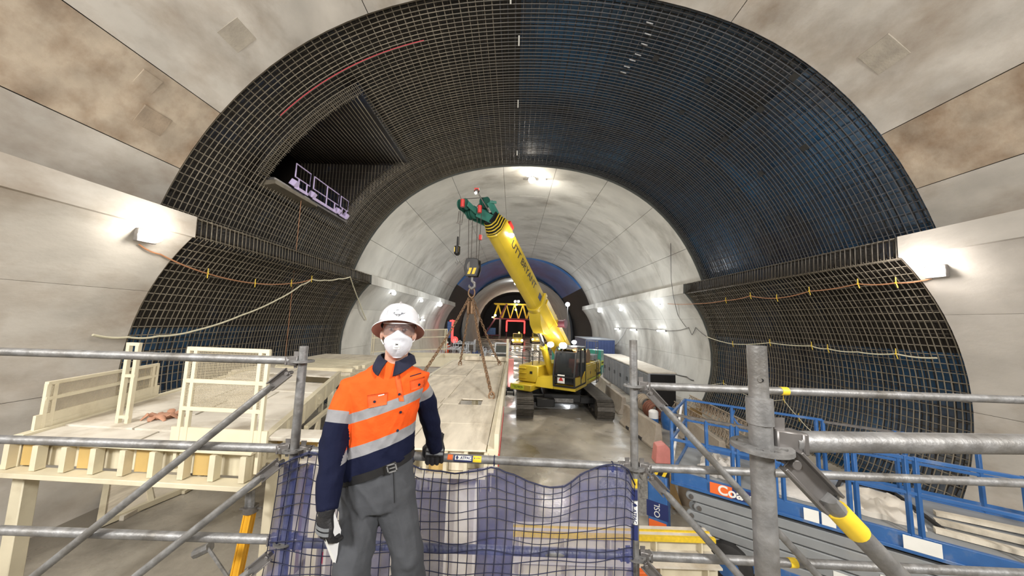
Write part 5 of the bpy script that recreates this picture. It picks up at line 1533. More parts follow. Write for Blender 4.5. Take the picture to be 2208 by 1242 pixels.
# guard panels
M['guard_mesh'] = mat('fine_mesh_infill', (.50, .43, .30), .7, var=.1, scale=30, alpha=.72)
def guard(label, a, b, h, inset=.1, mid=True, legs=0.0, toe=True, low=.1):
    a, b = V(a), V(b); d = (b - a).normalized(); up = UPZ
    t = Root('guard_panel', label, 'guard rail', (a + b) / 2)
    for p in (a, a + d * inset, b - d * inset, b):
        mb = MB(); mb.bar(p - up * legs, p + up * h, .045); obj('post', mb, 'cream', t, bevel=.003)
    for z in ((h, h * .66, h * low) if mid else (h, h * low)):
        mb = MB(); mb.bar(a + up * z - d * .02, b + up * z + d * .02, .045, .05); obj('rail', mb, 'cream', t, bevel=.003)
    if toe: mb = MB(); mb.bar(a + up * .1 - d * .1, b + up * .1 + d * .1, .03, .22); obj('toe_board', mb, 'cream', t)
    mb = MB()
    n_ = d.cross(up); L = (b - a).length
    k = int(L / .02)
    for i in range(k): q = a + d * (L * (i + .5) / k) + n_ * .01; mb.bar(q + up * h * low, q + up * h, .0048)
    k = int(h * (1 - low) / .02)
    for i in range(k): q = up * (h * low + h * (1 - low) * (i + .5) / k) + n_ * .01; mb.bar(a + q, b + q, .0048)
    o = obj('wire_mesh', mb, 'guard_mesh', t, smooth=False, kind='stuff')
    return t
M['guard_mesh'] = mat('wire_mesh_infill', (.40, .345, .24), .7, var=.1, scale=10)
gp = A(404, 946, 4.2); gq = A(556, 952, 4.2)
guard('cream mesh guard panel standing square on the front of the left platform', (A(390, 930, 4.3).x, 4.28, ZT + .02), (A(572, 930, 4.3).x, 4.22, ZT + .02), 1.19, legs=.3, low=.37)
guard('cream guard panel along the far left side of the left platform', PL(.0, .04) + V((0, 0, ZT + .02)), PL(.0, .34) + V((0, 0, ZT + .02)), .62, toe=True)
t = Root('gate_post', 'twin cream upright post at the left end of the left platform', 'post', PL(.02, .01) + V((0, 0, ZT)))
p = A(290, 742, 5.0)
for dx in (-.07, .07):
    mb = MB(); mb.bar((p.x + dx, 5.0, ZT), (p.x + dx, 5.0, p.z), .05); obj('upright', mb, 'cream', t)
for z in (ZT + .1, ZT + .7, p.z): mb = MB(); mb.bar((p.x - .1, 5.0, z), (p.x + .1, 5.0, z), .045); obj('cross_piece', mb, 'cream', t)
# stacked boards and beams beyond the left platform
def plank_stack(x0, x1, y0, y1, z, label, n=7, m='cream', grp=None, sup=True):
    ys = (y1 - y0) / n
    for i in range(n):
        zz = z
        mb = MB(); mb.box(((x0 + x1) / 2 + random.uniform(-.15, .15), y0 + ys * (i + .5), zz + .06), (x1 - x0, ys * .72, .12), Euler((0, 0, random.uniform(-.02, .02))).to_matrix())
        single('formwork_beam', mb, m, label, 'beam', grp, bevel=.008)
t = Root('formwork_platform', 'farther cream platform against the left wall carrying loose beams', 'formwork', (-7.3, 13.2, 0))
mb = MB()
for i in range(6):
    for j in range(2):
        mb = MB(); mb.box((-8.15 + 1.95 * j, 11.2 + .9 * i, ZT - .17), (1.92, .87, .06)); obj('deck_board', mb, 'ply', t)
for x in (-9.1, -5.25): mb = MB(); mb.box((x, 13.4, ZT - .32), (.1, 5.4, .26)); obj('frame_beam', mb, 'cream', t)
for y in (10.8, 16.0): mb = MB(); mb.box((-7.2, y, ZT - .32), (3.9, .1, .26)); obj('frame_beam', mb, 'cream', t)
for x in (-9.0, -5.3):
    for y in (10.9, 15.9): mb = MB(); mb.box((x, y, (ZT - .45) / 2), (.15, .15, ZT - .45)); obj('leg', mb, 'cream', t)
plank_stack(-8.0, -5.4, 10.95, 13.4, ZT - .14, 'cream formwork beam lying in the row beyond the left platform', 8, 'cream', 'loose beams on the far left platform')
# far guard boxes left of the arch mouth
guard('cream mesh guard behind the worker at the arch mouth', A(880, 760, 17.2), A(962, 757, 17.5), 1.15, toe=False)
guard('taller narrow cream guard frame left of the worker helmet', A(800, 765, 16.5), A(838, 762, 16.6), 1.25, toe=False)
t = Root('trough_formwork', 'cream steel trough frame beyond the slung platform', 'formwork', (-3.9, 15.2, 0))
for a, b in (((-4.9, 14.5), (-1.6, 14.9)), ((-5.0, 16.6), (-1.7, 16.9)), ((-4.9, 14.5), (-5.0, 16.6)), ((-1.6, 14.9), (-1.7, 16.9)), ((-3.4, 14.7), (-3.5, 16.7))):
    mb = MB(); mb.bar((a[0], a[1], ZT - .2), (b[0], b[1], ZT - .2), .1, .4); obj('frame_beam', mb, 'cream', t, bevel=.01)
for x, y in ((-4.9, 14.6), (-1.65, 15), (-4.95, 16.5), (-1.7, 16.8)): mb = MB(); mb.box((x, y, (ZT - .4) / 2), (.15, .15, ZT - .4)); obj('leg', mb, 'cream', t)
# bits between the two platforms
t = Root('waler_beam', 'short tan-sided steel beam behind the pole between the platforms', 'beam', (-2.95, 4.9, 2.3))
a, b = A(575, 945, 4.75), A(705, 948, 4.75)
mb = MB(); mb.box(((a.x + b.x) / 2, 4.85, a.z + .02), (b.x - a.x, .36, .05)); obj('top_flange', mb, 'cream_dusty', t, bevel=.005)
mb = MB(); mb.box(((a.x + b.x) / 2, 4.9, a.z - .13), (b.x - a.x - .04, .04, .26)); obj('web', mb, 'tan', t)
mb = MB(); mb.box(((a.x + b.x) / 2, 4.85, a.z - .27), (b.x - a.x, .36, .04)); obj('bottom_flange', mb, 'cream', t)
for x in (a.x + .05, a.x + .3): mb = MB(); mb.box((x, 4.82, a.z - .13), (.03, .3, .26)); obj('stiffener', mb, 'cream', t)
mb = MB(); mb.box((a.x + .1, 4.85, (a.z - .29) / 2), (.14, .14, a.z - .29)); mb.box((b.x - .1, 4.85, (a.z - .29) / 2), (.14, .14, a.z - .29)); obj('support_leg', mb, 'cream', t)
t = Root('lattice_beam', 'cream braced side frame seen in the gap between the two platforms', 'formwork', (-4.2, 7.6, 0))
a0, a1 = V((-3.75, 6.2, 0)), V((-4.55, 9.6, 0))
for z in (1.7, 2.45): mb = MB(); mb.bar(a0 + V((0, 0, z)), a1 + V((0, 0, z)), .07); obj('chord', mb, 'cream', t)
for k in range(6):
    p, q = a0.lerp(a1, k / 5), a0.lerp(a1, min(1, (k + 1) / 5)); mb = MB(); mb.bar(p + V((0, 0, 1.7)), p + V((0, 0, 2.45)), .05); obj('web_post', mb, 'cream', t)
    if k < 5: mb = MB(); mb.bar(p + V((0, 0, 1.7)), q + V((0, 0, 2.45)), .035); obj('web_brace', mb, 'cream', t)
for p in (a0, a1): mb = MB(); mb.bar(p, p + V((0, 0, 1.7)), .1); obj('leg', mb, 'cream', t)
p = AZ(690, 900, 1.9); mb = MB(); mb.cyl((-3.3, 6.6, 0), (-3.3, 6.6, 2.2), .11, 12); mb.cyl((-3.3, 6.6, 0), (-3.3, 6.6, .04), .2, 12); single('steel_prop', mb, 'red', 'dark red round prop between the two cream platforms', 'prop')
# rag on the left deck
mb = MB(); c = AZ(352, 903, ZT)
for k in range(9):
    a = k * .7; mb.tube([c + V((.1 * cos(a), .09 * sin(a), .03)), c + V((.19 * cos(a + .4), .16 * sin(a + .4), .05 + .02 * (k % 3))), c + V((.27 * cos(a + .5), .2 * sin(a + .6), .015))], [.04, .05, .02], 6, flat=.5)
mb.ball(c + V((0, 0, .04)), (.14, .12, .05), 10, 6)
M['rag'] = mat('rust_brown_rag', (.42, .22, .14), .85, var=.2, scale=8)
single('crumpled_rag', mb, 'rag', 'crumpled rust-brown cloth lying on the left cream deck', 'cloth', ang=60)
# prop with orange-yellow lower tube
t = Root('adjustable_prop', 'adjustable prop with bright yellow lower tube under the left platform', 'prop', (-3.62, 4.55, 0))
M['prop_yellow'] = mat('prop_yellow', (.75, .38, .02), .45, var=.1)
pt, pm, pb_ = A(547, 985, 4.5), A(541, 1098, 4.42), A(520, 1250, 4.2); 
mb = MB(); mb.cyl((pb_.x - .12, 4.05, 0), pm, .052, 14); 
for k in range(4): mb.bar(V((pb_.x - .12, 4.05, 0)).lerp(pm, .02) + V((.055 * cos(k * pi / 2 + .8), .055 * sin(k * pi / 2 + .8), 0)), pm + V((.055 * cos(k * pi / 2 + .8), .055 * sin(k * pi / 2 + .8), 0)), .02)
obj('outer_tube', mb, 'prop_yellow', t)
mb = MB(); mb.cyl(pm, pt, .04, 12); mb.bar(pm + V((.04, -.03, 0)), pt + V((.04, -.03, 0)), .03); mb.bar(pm + V((-.04, -.03, 0)), pt + V((-.04, -.03, 0)), .03); obj('inner_tube', mb, 'galv', t)
mb = MB(); mb.cyl(pm - V((0, 0, .03)), pm + V((0, 0, .04)), .085, 12); mb.bar(pm + V((-.14, 0, 0)), pm + V((.14, 0, .02)), .02); obj('collar_nut', mb, 'galv_dark', t)
mb = MB(); mb.box((pb_.x - .12, 4.05, .006), (.2, .2, .012)); obj('base_plate', mb, 'galv_dark', t)
mb = MB(); mb.box((pt.x, pt.y, pt.z + .01), (.2, .2, .015)); obj('head_plate', mb, 'galv_dark', t)
fr = pm.lerp(V((pb_.x - .12, 4.05, 0)), .25)
for dx, dy in ((-.75, -.35), (-.45, .6)):
    mb = MB(); mb.tube([fr, (fr.x + dx, fr.y + dy, .02)], .024, 8); mb.ball((fr.x + dx, fr.y + dy, .03), .035); obj('tripod_leg', mb, 'galv', t)
mb = MB(); mb.tube([A(446, 1178, 3.9), A(495, 1250, 3.7), V((A(495, 1250, 3.7).x + .5, 3.6, .03))], .018, 8); mb.cyl(A(446, 1178, 3.9) + V((-.12, 0, -.08)), A(446, 1178, 3.9) + V((.04, 0, 0)), .05, 8); single('tie_rod', mb, 'galv', 'thin grey rod with a clamp head leaning beside the yellow prop', 'rod')
# cream frames and timbers lying on the ground below the left platform
t = Root('formwork_trestle', 'cream rectangular steel frame lying under the left platform', 'formwork', AZ(330, 1040, 0))
g = [AZ(215, 1130, .08), AZ(415, 1048, .08), AZ(380, 985, .5), AZ(235, 1015, .5)]
for a, b in ((g[0], g[1]), (g[1], g[2]), (g[2], g[3]), (g[3], g[0]), (g[0].lerp(g[1], .5), g[3].lerp(g[2], .5))): mb = MB(); mb.bar(a, b, .1, .12); obj('frame_bar', mb, 'cream', t, bevel=.005)
mb = MB()
mb.sheet([[g[0], g[1]], [g[3], g[2]]], .02); obj('back_sheet', mb, 'ply', t)
t = Root('rung_ladder', 'cream ladder-like frame with short rungs lying behind the cream steel frame', 'formwork', AZ(450, 1020, 0))
a0, a1, b0, b1 = AZ(395, 1062, .06), AZ(520, 990, .06), AZ(410, 1040, .3), AZ(500, 985, .3)
for a, b in ((a0, a1), (b0, b1)): mb = MB(); mb.bar(a, b, .07); obj('stile', mb, 'cream', t)
for k in range(7): mb = MB(); mb.bar(a0.lerp(a1, (k + .5) / 7), b0.lerp(b1, (k + .5) / 7), .05); obj('rung', mb, 'cream', t)
for k, (a, b, lab) in enumerate((((250, 1112), (408, 1026), 'pale timber lying on the ground nearest the cream steel frame'), ((262, 1118), (414, 1035), 'second pale timber lying on the ground outside the first'))):
    mb = MB(); mb.bar(AZ(*a, .05), AZ(*b, .05), .09, .09); single('timber_length', mb, 'cream_dusty', lab, 'timber', 'timbers by the cream frame')
# ------------------------------------------------------------------ blue scissor lift on the right
LO = V((3.2, 6.75, 0)); E1 = V((.807, -.59, 0)).normalized(); E2 = V((.59, .807, 0)).normalized()
def S(u, v, z): return LO + E1 * u + E2 * v + V((0, 0, z))
RL_ = Matrix((E1, E2, UPZ)).transposed()
def sbox(mb, u0, u1, v0, v1, z0, z1): return mb.box(S((u0 + u1) / 2, (v0 + v1) / 2, (z0 + z1) / 2), (abs(u1 - u0), abs(v1 - v0), z1 - z0), RL_)
ZP = 1.67; LL, WW = 5.2, 1.75
lift = Root('scissor_lift', 'blue scissor lift with grey folded arms behind the right scaffold rails', 'lift', S(LL / 2, WW / 2, 0))
mb = MB(); sbox(mb, 0, LL, .05, WW - .05, ZP - .06, ZP); obj('deck_plate', mb, 'grey_lift', lift)
mb = MB(); sbox(mb, 0, LL, 0, .06, ZP - .2, ZP + .02); sbox(mb, 0, LL, -.04, .06, ZP - .22, ZP - .17); fb = obj('front_beam', mb, 'blue', lift, bevel=.006)
mb = MB(); sbox(mb, 0, LL, WW - .06, WW, ZP - .2, ZP + .02); sbox(mb, 0, .06, 0, WW, ZP - .2, ZP + .02); sbox(mb, LL - .06, LL, 0, WW, ZP - .2, ZP + .02); obj('edge_beam', mb, 'blue', lift, bevel=.006)
def rail(mb, u0, v0, u1, v1, z, w_=.045): mb.bar(S(u0, v0, z), S(u1, v1, z), w_)
HR = 1.08
for (v, us) in ((.03, (0.02, .62, 1.02, 1.1, 1.62, 1.72, 2.5, 2.58, 3.1, 3.2, 4.1, 4.2, 5.15)), (WW - .03, (0.02, .95, 1.55, 1.63, 2.35, 2.45, 3.4, 3.5, 4.3, 5.15))):
    for k, u in enumerate(us):
        mb = MB(); mb.bar(S(u, v, ZP), S(u, v, ZP + HR), .05); obj('guard_post', mb, 'blue', lift, bevel=.003)
    for z, nm in ((HR, 'top_rail'), (HR * .56, 'mid_rail')):
        for (a, b) in ((0, us[len(us) // 2]), (us[len(us) // 2], LL - .02)):
            mb = MB(); rail(mb, a, v, b, v, ZP + z - (.03 if a else 0)); obj(nm, mb, 'galv_dark' if (z == HR and (a == 0) == (v < 1)) else 'blue', lift, bevel=.003)
    if v > 1: mb = MB(); mb.bar(S(0, v, ZP + .07), S(LL, v, ZP + .07), .012, .15); obj('toe_board', mb, 'blue', lift)
for u in (.02, LL - .02):
    for z in (HR, HR * .56): mb = MB(); rail(mb, u, 0, u, WW, ZP + z); obj('end_rail', mb, 'blue', lift, bevel=.003)
mb = MB(); mb.bar(S(.0, .05, ZP + .05), S(.0, WW - .3, ZP + HR), .04); obj('entry_bar', mb, 'white', lift)
mb = MB(); mb.tube([S(1.0, WW, ZP + 1.0), S(.96, WW + .02, ZP + .85), S(1.06, WW + .02, ZP + .7), S(1.3, WW, ZP + .66)], .022, 6); obj('gate_handle', mb, 'blue', lift)
mb = MB(); sbox(mb, 1.7, 2.6, WW - .12, WW - .02, ZP + .5, ZP + .8); obj('control_box_panel', mb, 'blue', lift, bevel=.01)
# maker's banner on the deck edge
mb = MB(); sbox(mb, .66, 1.0, -.046, -.04, ZP - .17, ZP + .015); obj('banner_end', mb, 'orange_lbl', lift)
mb = MB(); sbox(mb, 1.0, 1.6, -.046, -.04, ZP - .17, ZP + .015); obj('banner', mb, 'navy_lbl', lift)
obj('lettering', text_mb('Coates', .22, frame(S(1.1, -.05, ZP - .08), E1, UPZ), .002, bold=.006), 'white_lbl', lift)
for u0, u1 in ((1.95, 2.13), (2.16, 2.32), (3.0, 3.35)):
    mb = MB(); sbox(mb, u0, u1, -.046, -.04, ZP - .17, ZP + .01); obj('notice_label', mb, 'white_lbl', lift)
# folded scissor arms: rounded box arms stacked in pairs
for k in range(5):
    for v in (.12, .45):
        z = .62 + k * .17 + (0 if v < .3 else .02); t = .02 * (1 if k % 2 else -1)
        mb = MB(); poly = []
        L_ = 4.6
        for a in range(9): q = -pi / 2 + pi * a / 8; poly.append((.32 + L_ + .075 * cos(q), .075 * sin(q)))
        for a in range(9): q = pi / 2 + pi * a / 8; poly.append((.32 + .13 * (k % 2) + .075 * cos(q), .075 * sin(q)))
        mb.prism(poly, 0, .09, frame(S(0, v, z), E1, UPZ + E1 * t)); o = obj('scissor_arm', mb, 'grey_lift', lift, bevel=.012)
        mb = MB(); u_ = .34 + .13 * (k % 2); mb.cyl(S(u_, v - .12, z), S(u_, v + .03, z), .04, 12); subobj('pivot_pin', mb, 'galv_dark', o, lift)
        if k in (1, 2) and v < .3:
            mb = MB(); mb.box(S(1.9 + .5 * k, v - .095, z), (.28, .01, .1), RL_); subobj('arm_label', mb, 'white_lbl', o, lift)
for v in (.25, 1.3): 
    mb = MB(); mb.cyl(S(1.4, v + .15, .62), S(3.6, v + .15, 1.3), .06, 12); obj('lift_ram', mb, 'galv', lift)
mb = MB(); sbox(mb, .35, LL - .2, .1, WW - .1, .28, .55); obj('chassis', mb, 'blue', lift, bevel=.03)
mb = MB(); sbox(mb, 1.5, 2.6, .02, .12, .2, .6); obj('side_tray', mb, 'blue', lift, bevel=.02)
for u in (.9, 4.3):
    for v in (.02, WW - .02):
        mb = MB(); a, b = S(u, v - .14, .36), S(u, v + .14, .36); mb.tube([a, a.lerp(b, .12), a.lerp(b, .88), b], [.30, .36, .36, .30], 22); wh = obj('wheel', mb, 'rubber', lift)
        mb = MB(); mb.cyl(a - E2 * .005, b + E2 * .005, .17, 14); subobj('hub', mb, 'blue', wh, lift)
mb = MB(); sbox(mb, -.42, -.06, -.1, .2, .22, ZP - .05); ep = obj('end_box', mb, 'blue', lift, bevel=.02)
mb = MB(); sbox(mb, -.44, -.04, -.104, -.1, .75, 1.05); subobj('side_label', mb, 'navy_lbl', ep, lift)
subobj('lettering', text_mb('OSL', .15, frame(S(-.24, -.107, .9), UPZ, -E1), .002), 'white_lbl', ep, lift)
mb = MB(); sbox(mb, -.4, -.08, -.104, -.1, .4, .7); subobj('side_label', mb, 'orange_lbl', ep, lift)
mb = MB(); sbox(mb, -.75, -.02, -.14, -.06, ZP - .09, ZP + .0); hb_ = obj('hazard_bar', mb, 'black', lift)
for k in range(5):
    mb = MB(); u = -.72 + k * .145; mb.prism([(u, 0), (u + .06, 0), (u + .1, .09), (u + .04, .09)], .0, .004, frame(S(0, -.141, ZP - .09), E1, UPZ)); subobj('hazard_stripe', mb, 'tape_yellow', hb_, lift)
# load on the platform
def crumple(name, c, du, dv, h, m, label, seed, n=12):
    rnd = random.Random(seed); rows = []
    for i in range(n):
        r = []
        for j in range(n):
            a, b = i / (n - 1) * 2 - 1, j / (n - 1) * 2 - 1; e = max(0, 1 - (a * a * a * a + b * b * b * b) * .55)
            r.append(c + E1 * (a * du + rnd.uniform(-.03, .03)) + E2 * (b * dv + rnd.uniform(-.03, .03)) + V((0, 0, h * e * rnd.uniform(.35, 1))))
        rows.append(r)
    base = [[V((p.x, p.y, c.z)) for p in r] for r in rows]
    mb = MB(); mb.grid(rows)
    ed = rows[0] + [r[-1] for r in rows[1:]] + rows[-1][::-1][1:] + [r[0] for r in rows[::-1]][1:-1]
    eb = [V((p.x, p.y, c.z)) for p in ed]; mb.ring([eb, ed], cap=False); mb.add(eb, [tuple(range(len(eb)))])
    return single(name, mb, m, label, 'sheet', ang=50)
crumple('crumpled_sheet', S(.75, .75, ZP + .005), .33, .5, .22, 'sack', 'crumpled grey-white sheeting on the left end of the lift platform', 1)
crumple('crumpled_sheet', S(1.9, .8, ZP + .005), .5, .55, .12, 'sack', 'flat pale sheeting on the lift platform behind the nearest pole', 2)
crumple('crumpled_sheet', S(2.9, .8, ZP + .005), .42, .5, .2, 'pale_top', 'dirty pale sheeting on the lift platform beyond the yellow-taped brace', 3)
for k in range(3):
    mb = MB(); mb.bar(S(3.4 + .1 * k, .35 + .35 * k, ZP + .04), S(5.0, .3 + .4 * k, ZP + .05 + .02 * k), .1, .06)
    single('timber_length', mb, 'ply', ('front', 'middle', 'rear')[k] + ' one of three pale boards lying along the right end of the lift platform', 'timber', 'boards on the lift platform')
mb = MB(); mb.tube([S(2.3, .3, ZP + .03), S(2.6, 1.4, ZP + .10), S(3.3, 1.5, ZP + .05), S(3.5, .4, ZP + .05)], .03, 8); single('rubber_hose', mb, 'rubber', 'black hose trailing over the sheeting on the lift platform', 'hose')

# ------------------------------------------------------------------ ground clutter on the right
for k, (yy, zz, lab, m) in enumerate(((5.5, 1.02, 'upper yellow-topped cream formwork beam seen through the right of the net', 'cream'), (5.35, .72, 'lower cream formwork beam under the yellow-topped one', 'cream'))):
    t = Root('waler_beam', lab, 'beam', (1.7, yy, zz))
    for z in (0, .24): mb = MB(); mb.box((1.65, yy, zz + z), (3.1, .3, .03)); obj('flange', mb, 'cream_dusty', t)
    mb = MB(); mb.box((1.65, yy, zz + .12), (3.1, .05, .22)); obj('web', mb, m, t)
    for x in (.2, .9, 1.6, 2.3, 3.0): mb = MB(); mb.box((x, yy - .06, zz + .12), (.02, .14, .22)); obj('stiffener', mb, 'cream', t)
    if k == 0:
        mb = MB(); mb.box((1.65, yy - .125, zz + .262), (3.1, .05, .016)); obj('yellow_strip', mb, 'tape_yellow', t); mb = MB(); mb.box((1.65, yy + .02, zz + .262), (3.1, .04, .016)); obj('yellow_strip', mb, 'tape_yellow', t); mb = MB(); mb.box((1.65, yy - .152, zz + .235), (3.1, .006, .06)); obj('yellow_strip', mb, 'tape_yellow', t)
for x in (.5, 2.7): mb = MB(); mb.box((x, 5.4, .35), (.2, .6, .7)); single('timber_block', mb, 'timber', 'timber block under the %s end of the cream beams' % ('left' if x < 1 else 'right'), 'timber', bevel=.01)
mb = MB(); mb.box((2.05, 5.15, .87), (.3, .1, .16)); mb.box((2.05, 5.2, .77), (.2, .1, .06)); single('orange_block', mb, 'orange_lbl', 'orange block hanging under the yellow-topped cream beam', 'block', bevel=.01, origin=V((2.05, 5.2, .74)))
rnd = random.Random(5)
mb = MB(); c = V((2.05, 4.75, 0)); lo = []
for i, (r, z) in enumerate(((.42, 0), (.47, .2), (.43, .45), (.32, .62), (.15, .7), (.02, .72))): lo.append([c + V((r * cos(2 * pi * j / 16) * rnd.uniform(.9, 1.1), r * .8 * sin(2 * pi * j / 16) * rnd.uniform(.9, 1.1), z * rnd.uniform(.92, 1.05))) for j in range(16)])
mb.ring(lo); single('mesh_bag', mb, 'bin_green', 'sagging green mesh bag on the ground below the yellow-topped beam', 'bag', ang=70)
mb = MB(); mb.tube([(2.42, 4.7, .62), (2.62, 4.6, .45)], .02, 6); mb.ball((2.63, 4.6, .43), .045); mb.tube([(2.42, 4.7, .62), (2.40, 4.72, .0)], .02, 6); single('bar_tool', mb, 'galv', 'short bent pale bar beside the green mesh bag', 'tool')
mb = MB(); c = V((3.0, 4.4, 0)); lo = []
for i, (r, z) in enumerate(((.35, 0), (.42, .22), (.36, .48), (.2, .62), (.03, .66))): lo.append([c + V((r * cos(2 * pi * j / 14) * rnd.uniform(.88, 1.1), r * sin(2 * pi * j / 14) * rnd.uniform(.88, 1.1), z)) for j in range(14)])
mb.ring(lo); single('waste_bag', mb, 'sack', 'knotted grey waste bag on the ground by the lift wheel', 'bag', ang=70)
mb = MB(); c = AZ(1375, 1062, 0); c = V((c.x, c.y, 0)); n = 26; rows = []
for i in range(n):
    r = []
    for j in range(n):
        a, b = i / (n - 1) * 2 - 1, j / (n - 1) * 2 - 1; h = max(0, 1 - a * a - b * b); r.append(c + V((a * 1.0, b * 1.1, h * .42 * rnd.uniform(.6, 1.2) + (rnd.uniform(0, .05) if h else -.01))))
    rows.append(r)
mb.grid(rows); M['rubble'] = mat('wet_rubble', (.36, .35, .33), .3, var=.4, scale=18, bump=.6, bscale=40)
single('rubble_heap', mb, 'rubble', 'glistening heap of wet rubble beside the pole at the net end', 'rubble', kind='stuff', ang=20)
mb = MB(); a, b = AZ(1462, 1105, .0), AZ(1437, 1025, .55); mb.bar(a + V((0, 0, .08)), b, .22, .1); single('timber_baulk', mb, 'timber', 'thick timber baulk leaning beside the hazard-striped lift end', 'timber', bevel=.01)
mb = MB(); c = AZ(1478, 1090, 0); mb.tube([c + V((.05, .1, 0)), c + V((.05, .1, .85)), c + V((.05, .1, .95))], [.16, .16, .07], 16); single('pipe_offcut', mb, 'concrete_stain', 'brownish upright pipe offcut between the timber baulk and the blue lift end', 'pipe')
mb = MB(); c = AZ(1427, 995, 0); mb.prism([(-.28, 0), (.28, 0), (.2, .5), (.06, .62), (-.2, .55)], -.2, .2, frame(c, (1, -.1, 0), UPZ)); single('plastic_barrier', mb, 'pink', 'faded red plastic barrier end at the corner of the lift rail', 'barrier', bevel=.02)
# concrete barriers
def jersey(p, q, label, h=.85, m='barrier'):
    p, q = V(p), V(q); d = (q - p).normalized(); s = V((d.y, -d.x, 0)); lo = []
    mb = MB(); pr = [(-.31, 0), (-.31, .08), (-.15, .30), (-.09, h), (.09, h), (.15, .30), (.31, .08), (.31, 0)]
    mb.ring([[c + s * x + V((0, 0, z)) for x, z in pr] for c in (p, q)])
    t = Root('concrete_barrier', label, 'barrier', (p + q) / 2); obj('barrier_block', mb, m, t, bevel=.015)
    for k in (.3, .7):
        mb = MB(); c = p.lerp(q, k); mb.box(c - s * .30 + V((0, 0, .07)), (.05, .3, .1)); obj('drain_slot', mb, 'rock', t)
jersey((5.55, 12.6, 0), (5.35, 15.6, 0), 'concrete barrier nearest the blue lift rail')
jersey((5.75, 17.0, 0), (5.9, 20.4, 0), 'concrete barrier close behind the right crane track')
jersey((6.9, 11.0, 0), (7.3, 14.2, 0), 'pale concrete barrier behind the blue lift platform')
jersey((6.15, 20.9, 0), (6.4, 24.2, 0), 'concrete barrier farther back beyond the crane counterweight')
# row of grey cabinets
t = None
for k in range(7):
    y0 = 18.3 + 1.5 * k; x0 = 7.55 + .06 * k; lab = 'grey steel cabinet with pale dusty lid, number %d of the row behind the crane counted from the black-fronted one' % (k + 1) if k else 'black-fronted cabinet with faded yellow lettering at the near end of the grey row'
    if k: lab = ('second', 'third', 'fourth', 'fifth', 'sixth', 'farthest')[k - 1] + ' grey pale-lidded cabinet of the row starting at the black-fronted one'
    t = Root('storage_cabinet', lab, 'cabinet', (x0 + .75, y0 + .7, 0), group='row of grey cabinets along the right wall')
    mb = MB(); mb.box((x0 + .75, y0 + .7, .95), (1.5, 1.38, 1.9)); obj('body', mb, 'grey_cab', t, bevel=.02)
    mb = MB(); mb.box((x0 + .75, y0 + .7, 1.94), (1.58, 1.44, .09)); obj('lid', mb, 'pale_top', t, bevel=.02)
    for j in range(2):
        mb = MB(); mb.box((x0 - .01, y0 + .37 + .66 * j, .95), (.03, .6, 1.7)); d_ = obj('door', mb, 'grey_cab', t, bevel=.01)
        mb = MB(); mb.box((x0 - .035, y0 + (.6 if j == 0 else .8), 1.0), (.03, .04, .25)); subobj('handle', mb, 'black', d_, t)
    if k == 0:
        mb = MB(); mb.box((x0 + .78, y0 - .01, 1.0), (1.36, .03, 1.7)); obj('front_panel', mb, 'black', t)
        for (zz, w_) in ((1.22, .5), (1.08, .3)):
            mb = MB(); n_ = int(w_ / .06)
            for i in range(n_): mb.box((x0 + .62 - w_ / 2 + .1 + i * .06 + .0, y0 - .028, zz), (.035, .006, .075 if i % 3 else .05))
            obj('faded_lettering', mb, 'lime', t)
M['rust'] = mat('rust_red_hose', (.20, .075, .045), .7, var=.2, scale=6)
# hoses, drums and lattice girders by the wall foot
for k, (px, py, Y, col, lab) in enumerate(((1402, 862, 16.5, 'red', 'rust red hose coil behind the nearest barrier'), (1384, 852, 18.0, 'timber', 'brown hose coil left of the rust red one'))):
    c = V(((px - CX) / F_PX * Y, Y, 0)); mb = MB(); r = .34
    for q in range(4): mb.tube([c + V((r * cos(a), .22 * (q - 1.5), r + r * sin(a) + .06)) for a in [2 * pi * j / 18 for j in range(18)]], .075, 8, closed=True)
    single('hose_coil', mb, 'concrete_stain' if k else 'rust', lab, 'hose')
c = V(((1402 - CX) / F_PX * 14.6, 14.6, 0)); mb = MB(); mb.cyl(c + V((0, 0, .0)), c + V((0, 0, .55)), .2, 14); mb.mi = 1; mb.cyl(c + V((0, 0, .55)), c + V((0, 0, .8)), .2, 14); mb.ball(c + V((0, 0, .8)), (.2, .2, .1))
o = single('gas_drum', mb, 'blue', 'blue and white upright drum behind the nearest barrier', 'drum'); o.data.materials.append(M['white']); o.data.polygons.foreach_set('material_index', mb.m)
mb = MB(); c = V((7.1, 13.0 + 2, 0)); lo = []
for r, z in ((.3, 0), (.36, .3), (.3, .7), (.2, .9), (.03, .95)): lo.append([c + V((r * cos(2 * pi * j / 12) * rnd.uniform(.85, 1.15), r * sin(2 * pi * j / 12) * rnd.uniform(.85, 1.15), z)) for j in range(12)])
mb.ring(lo); single('net_bundle', mb, 'blue', 'bundled blue netting behind the blue lift corner post', 'net', ang=60)
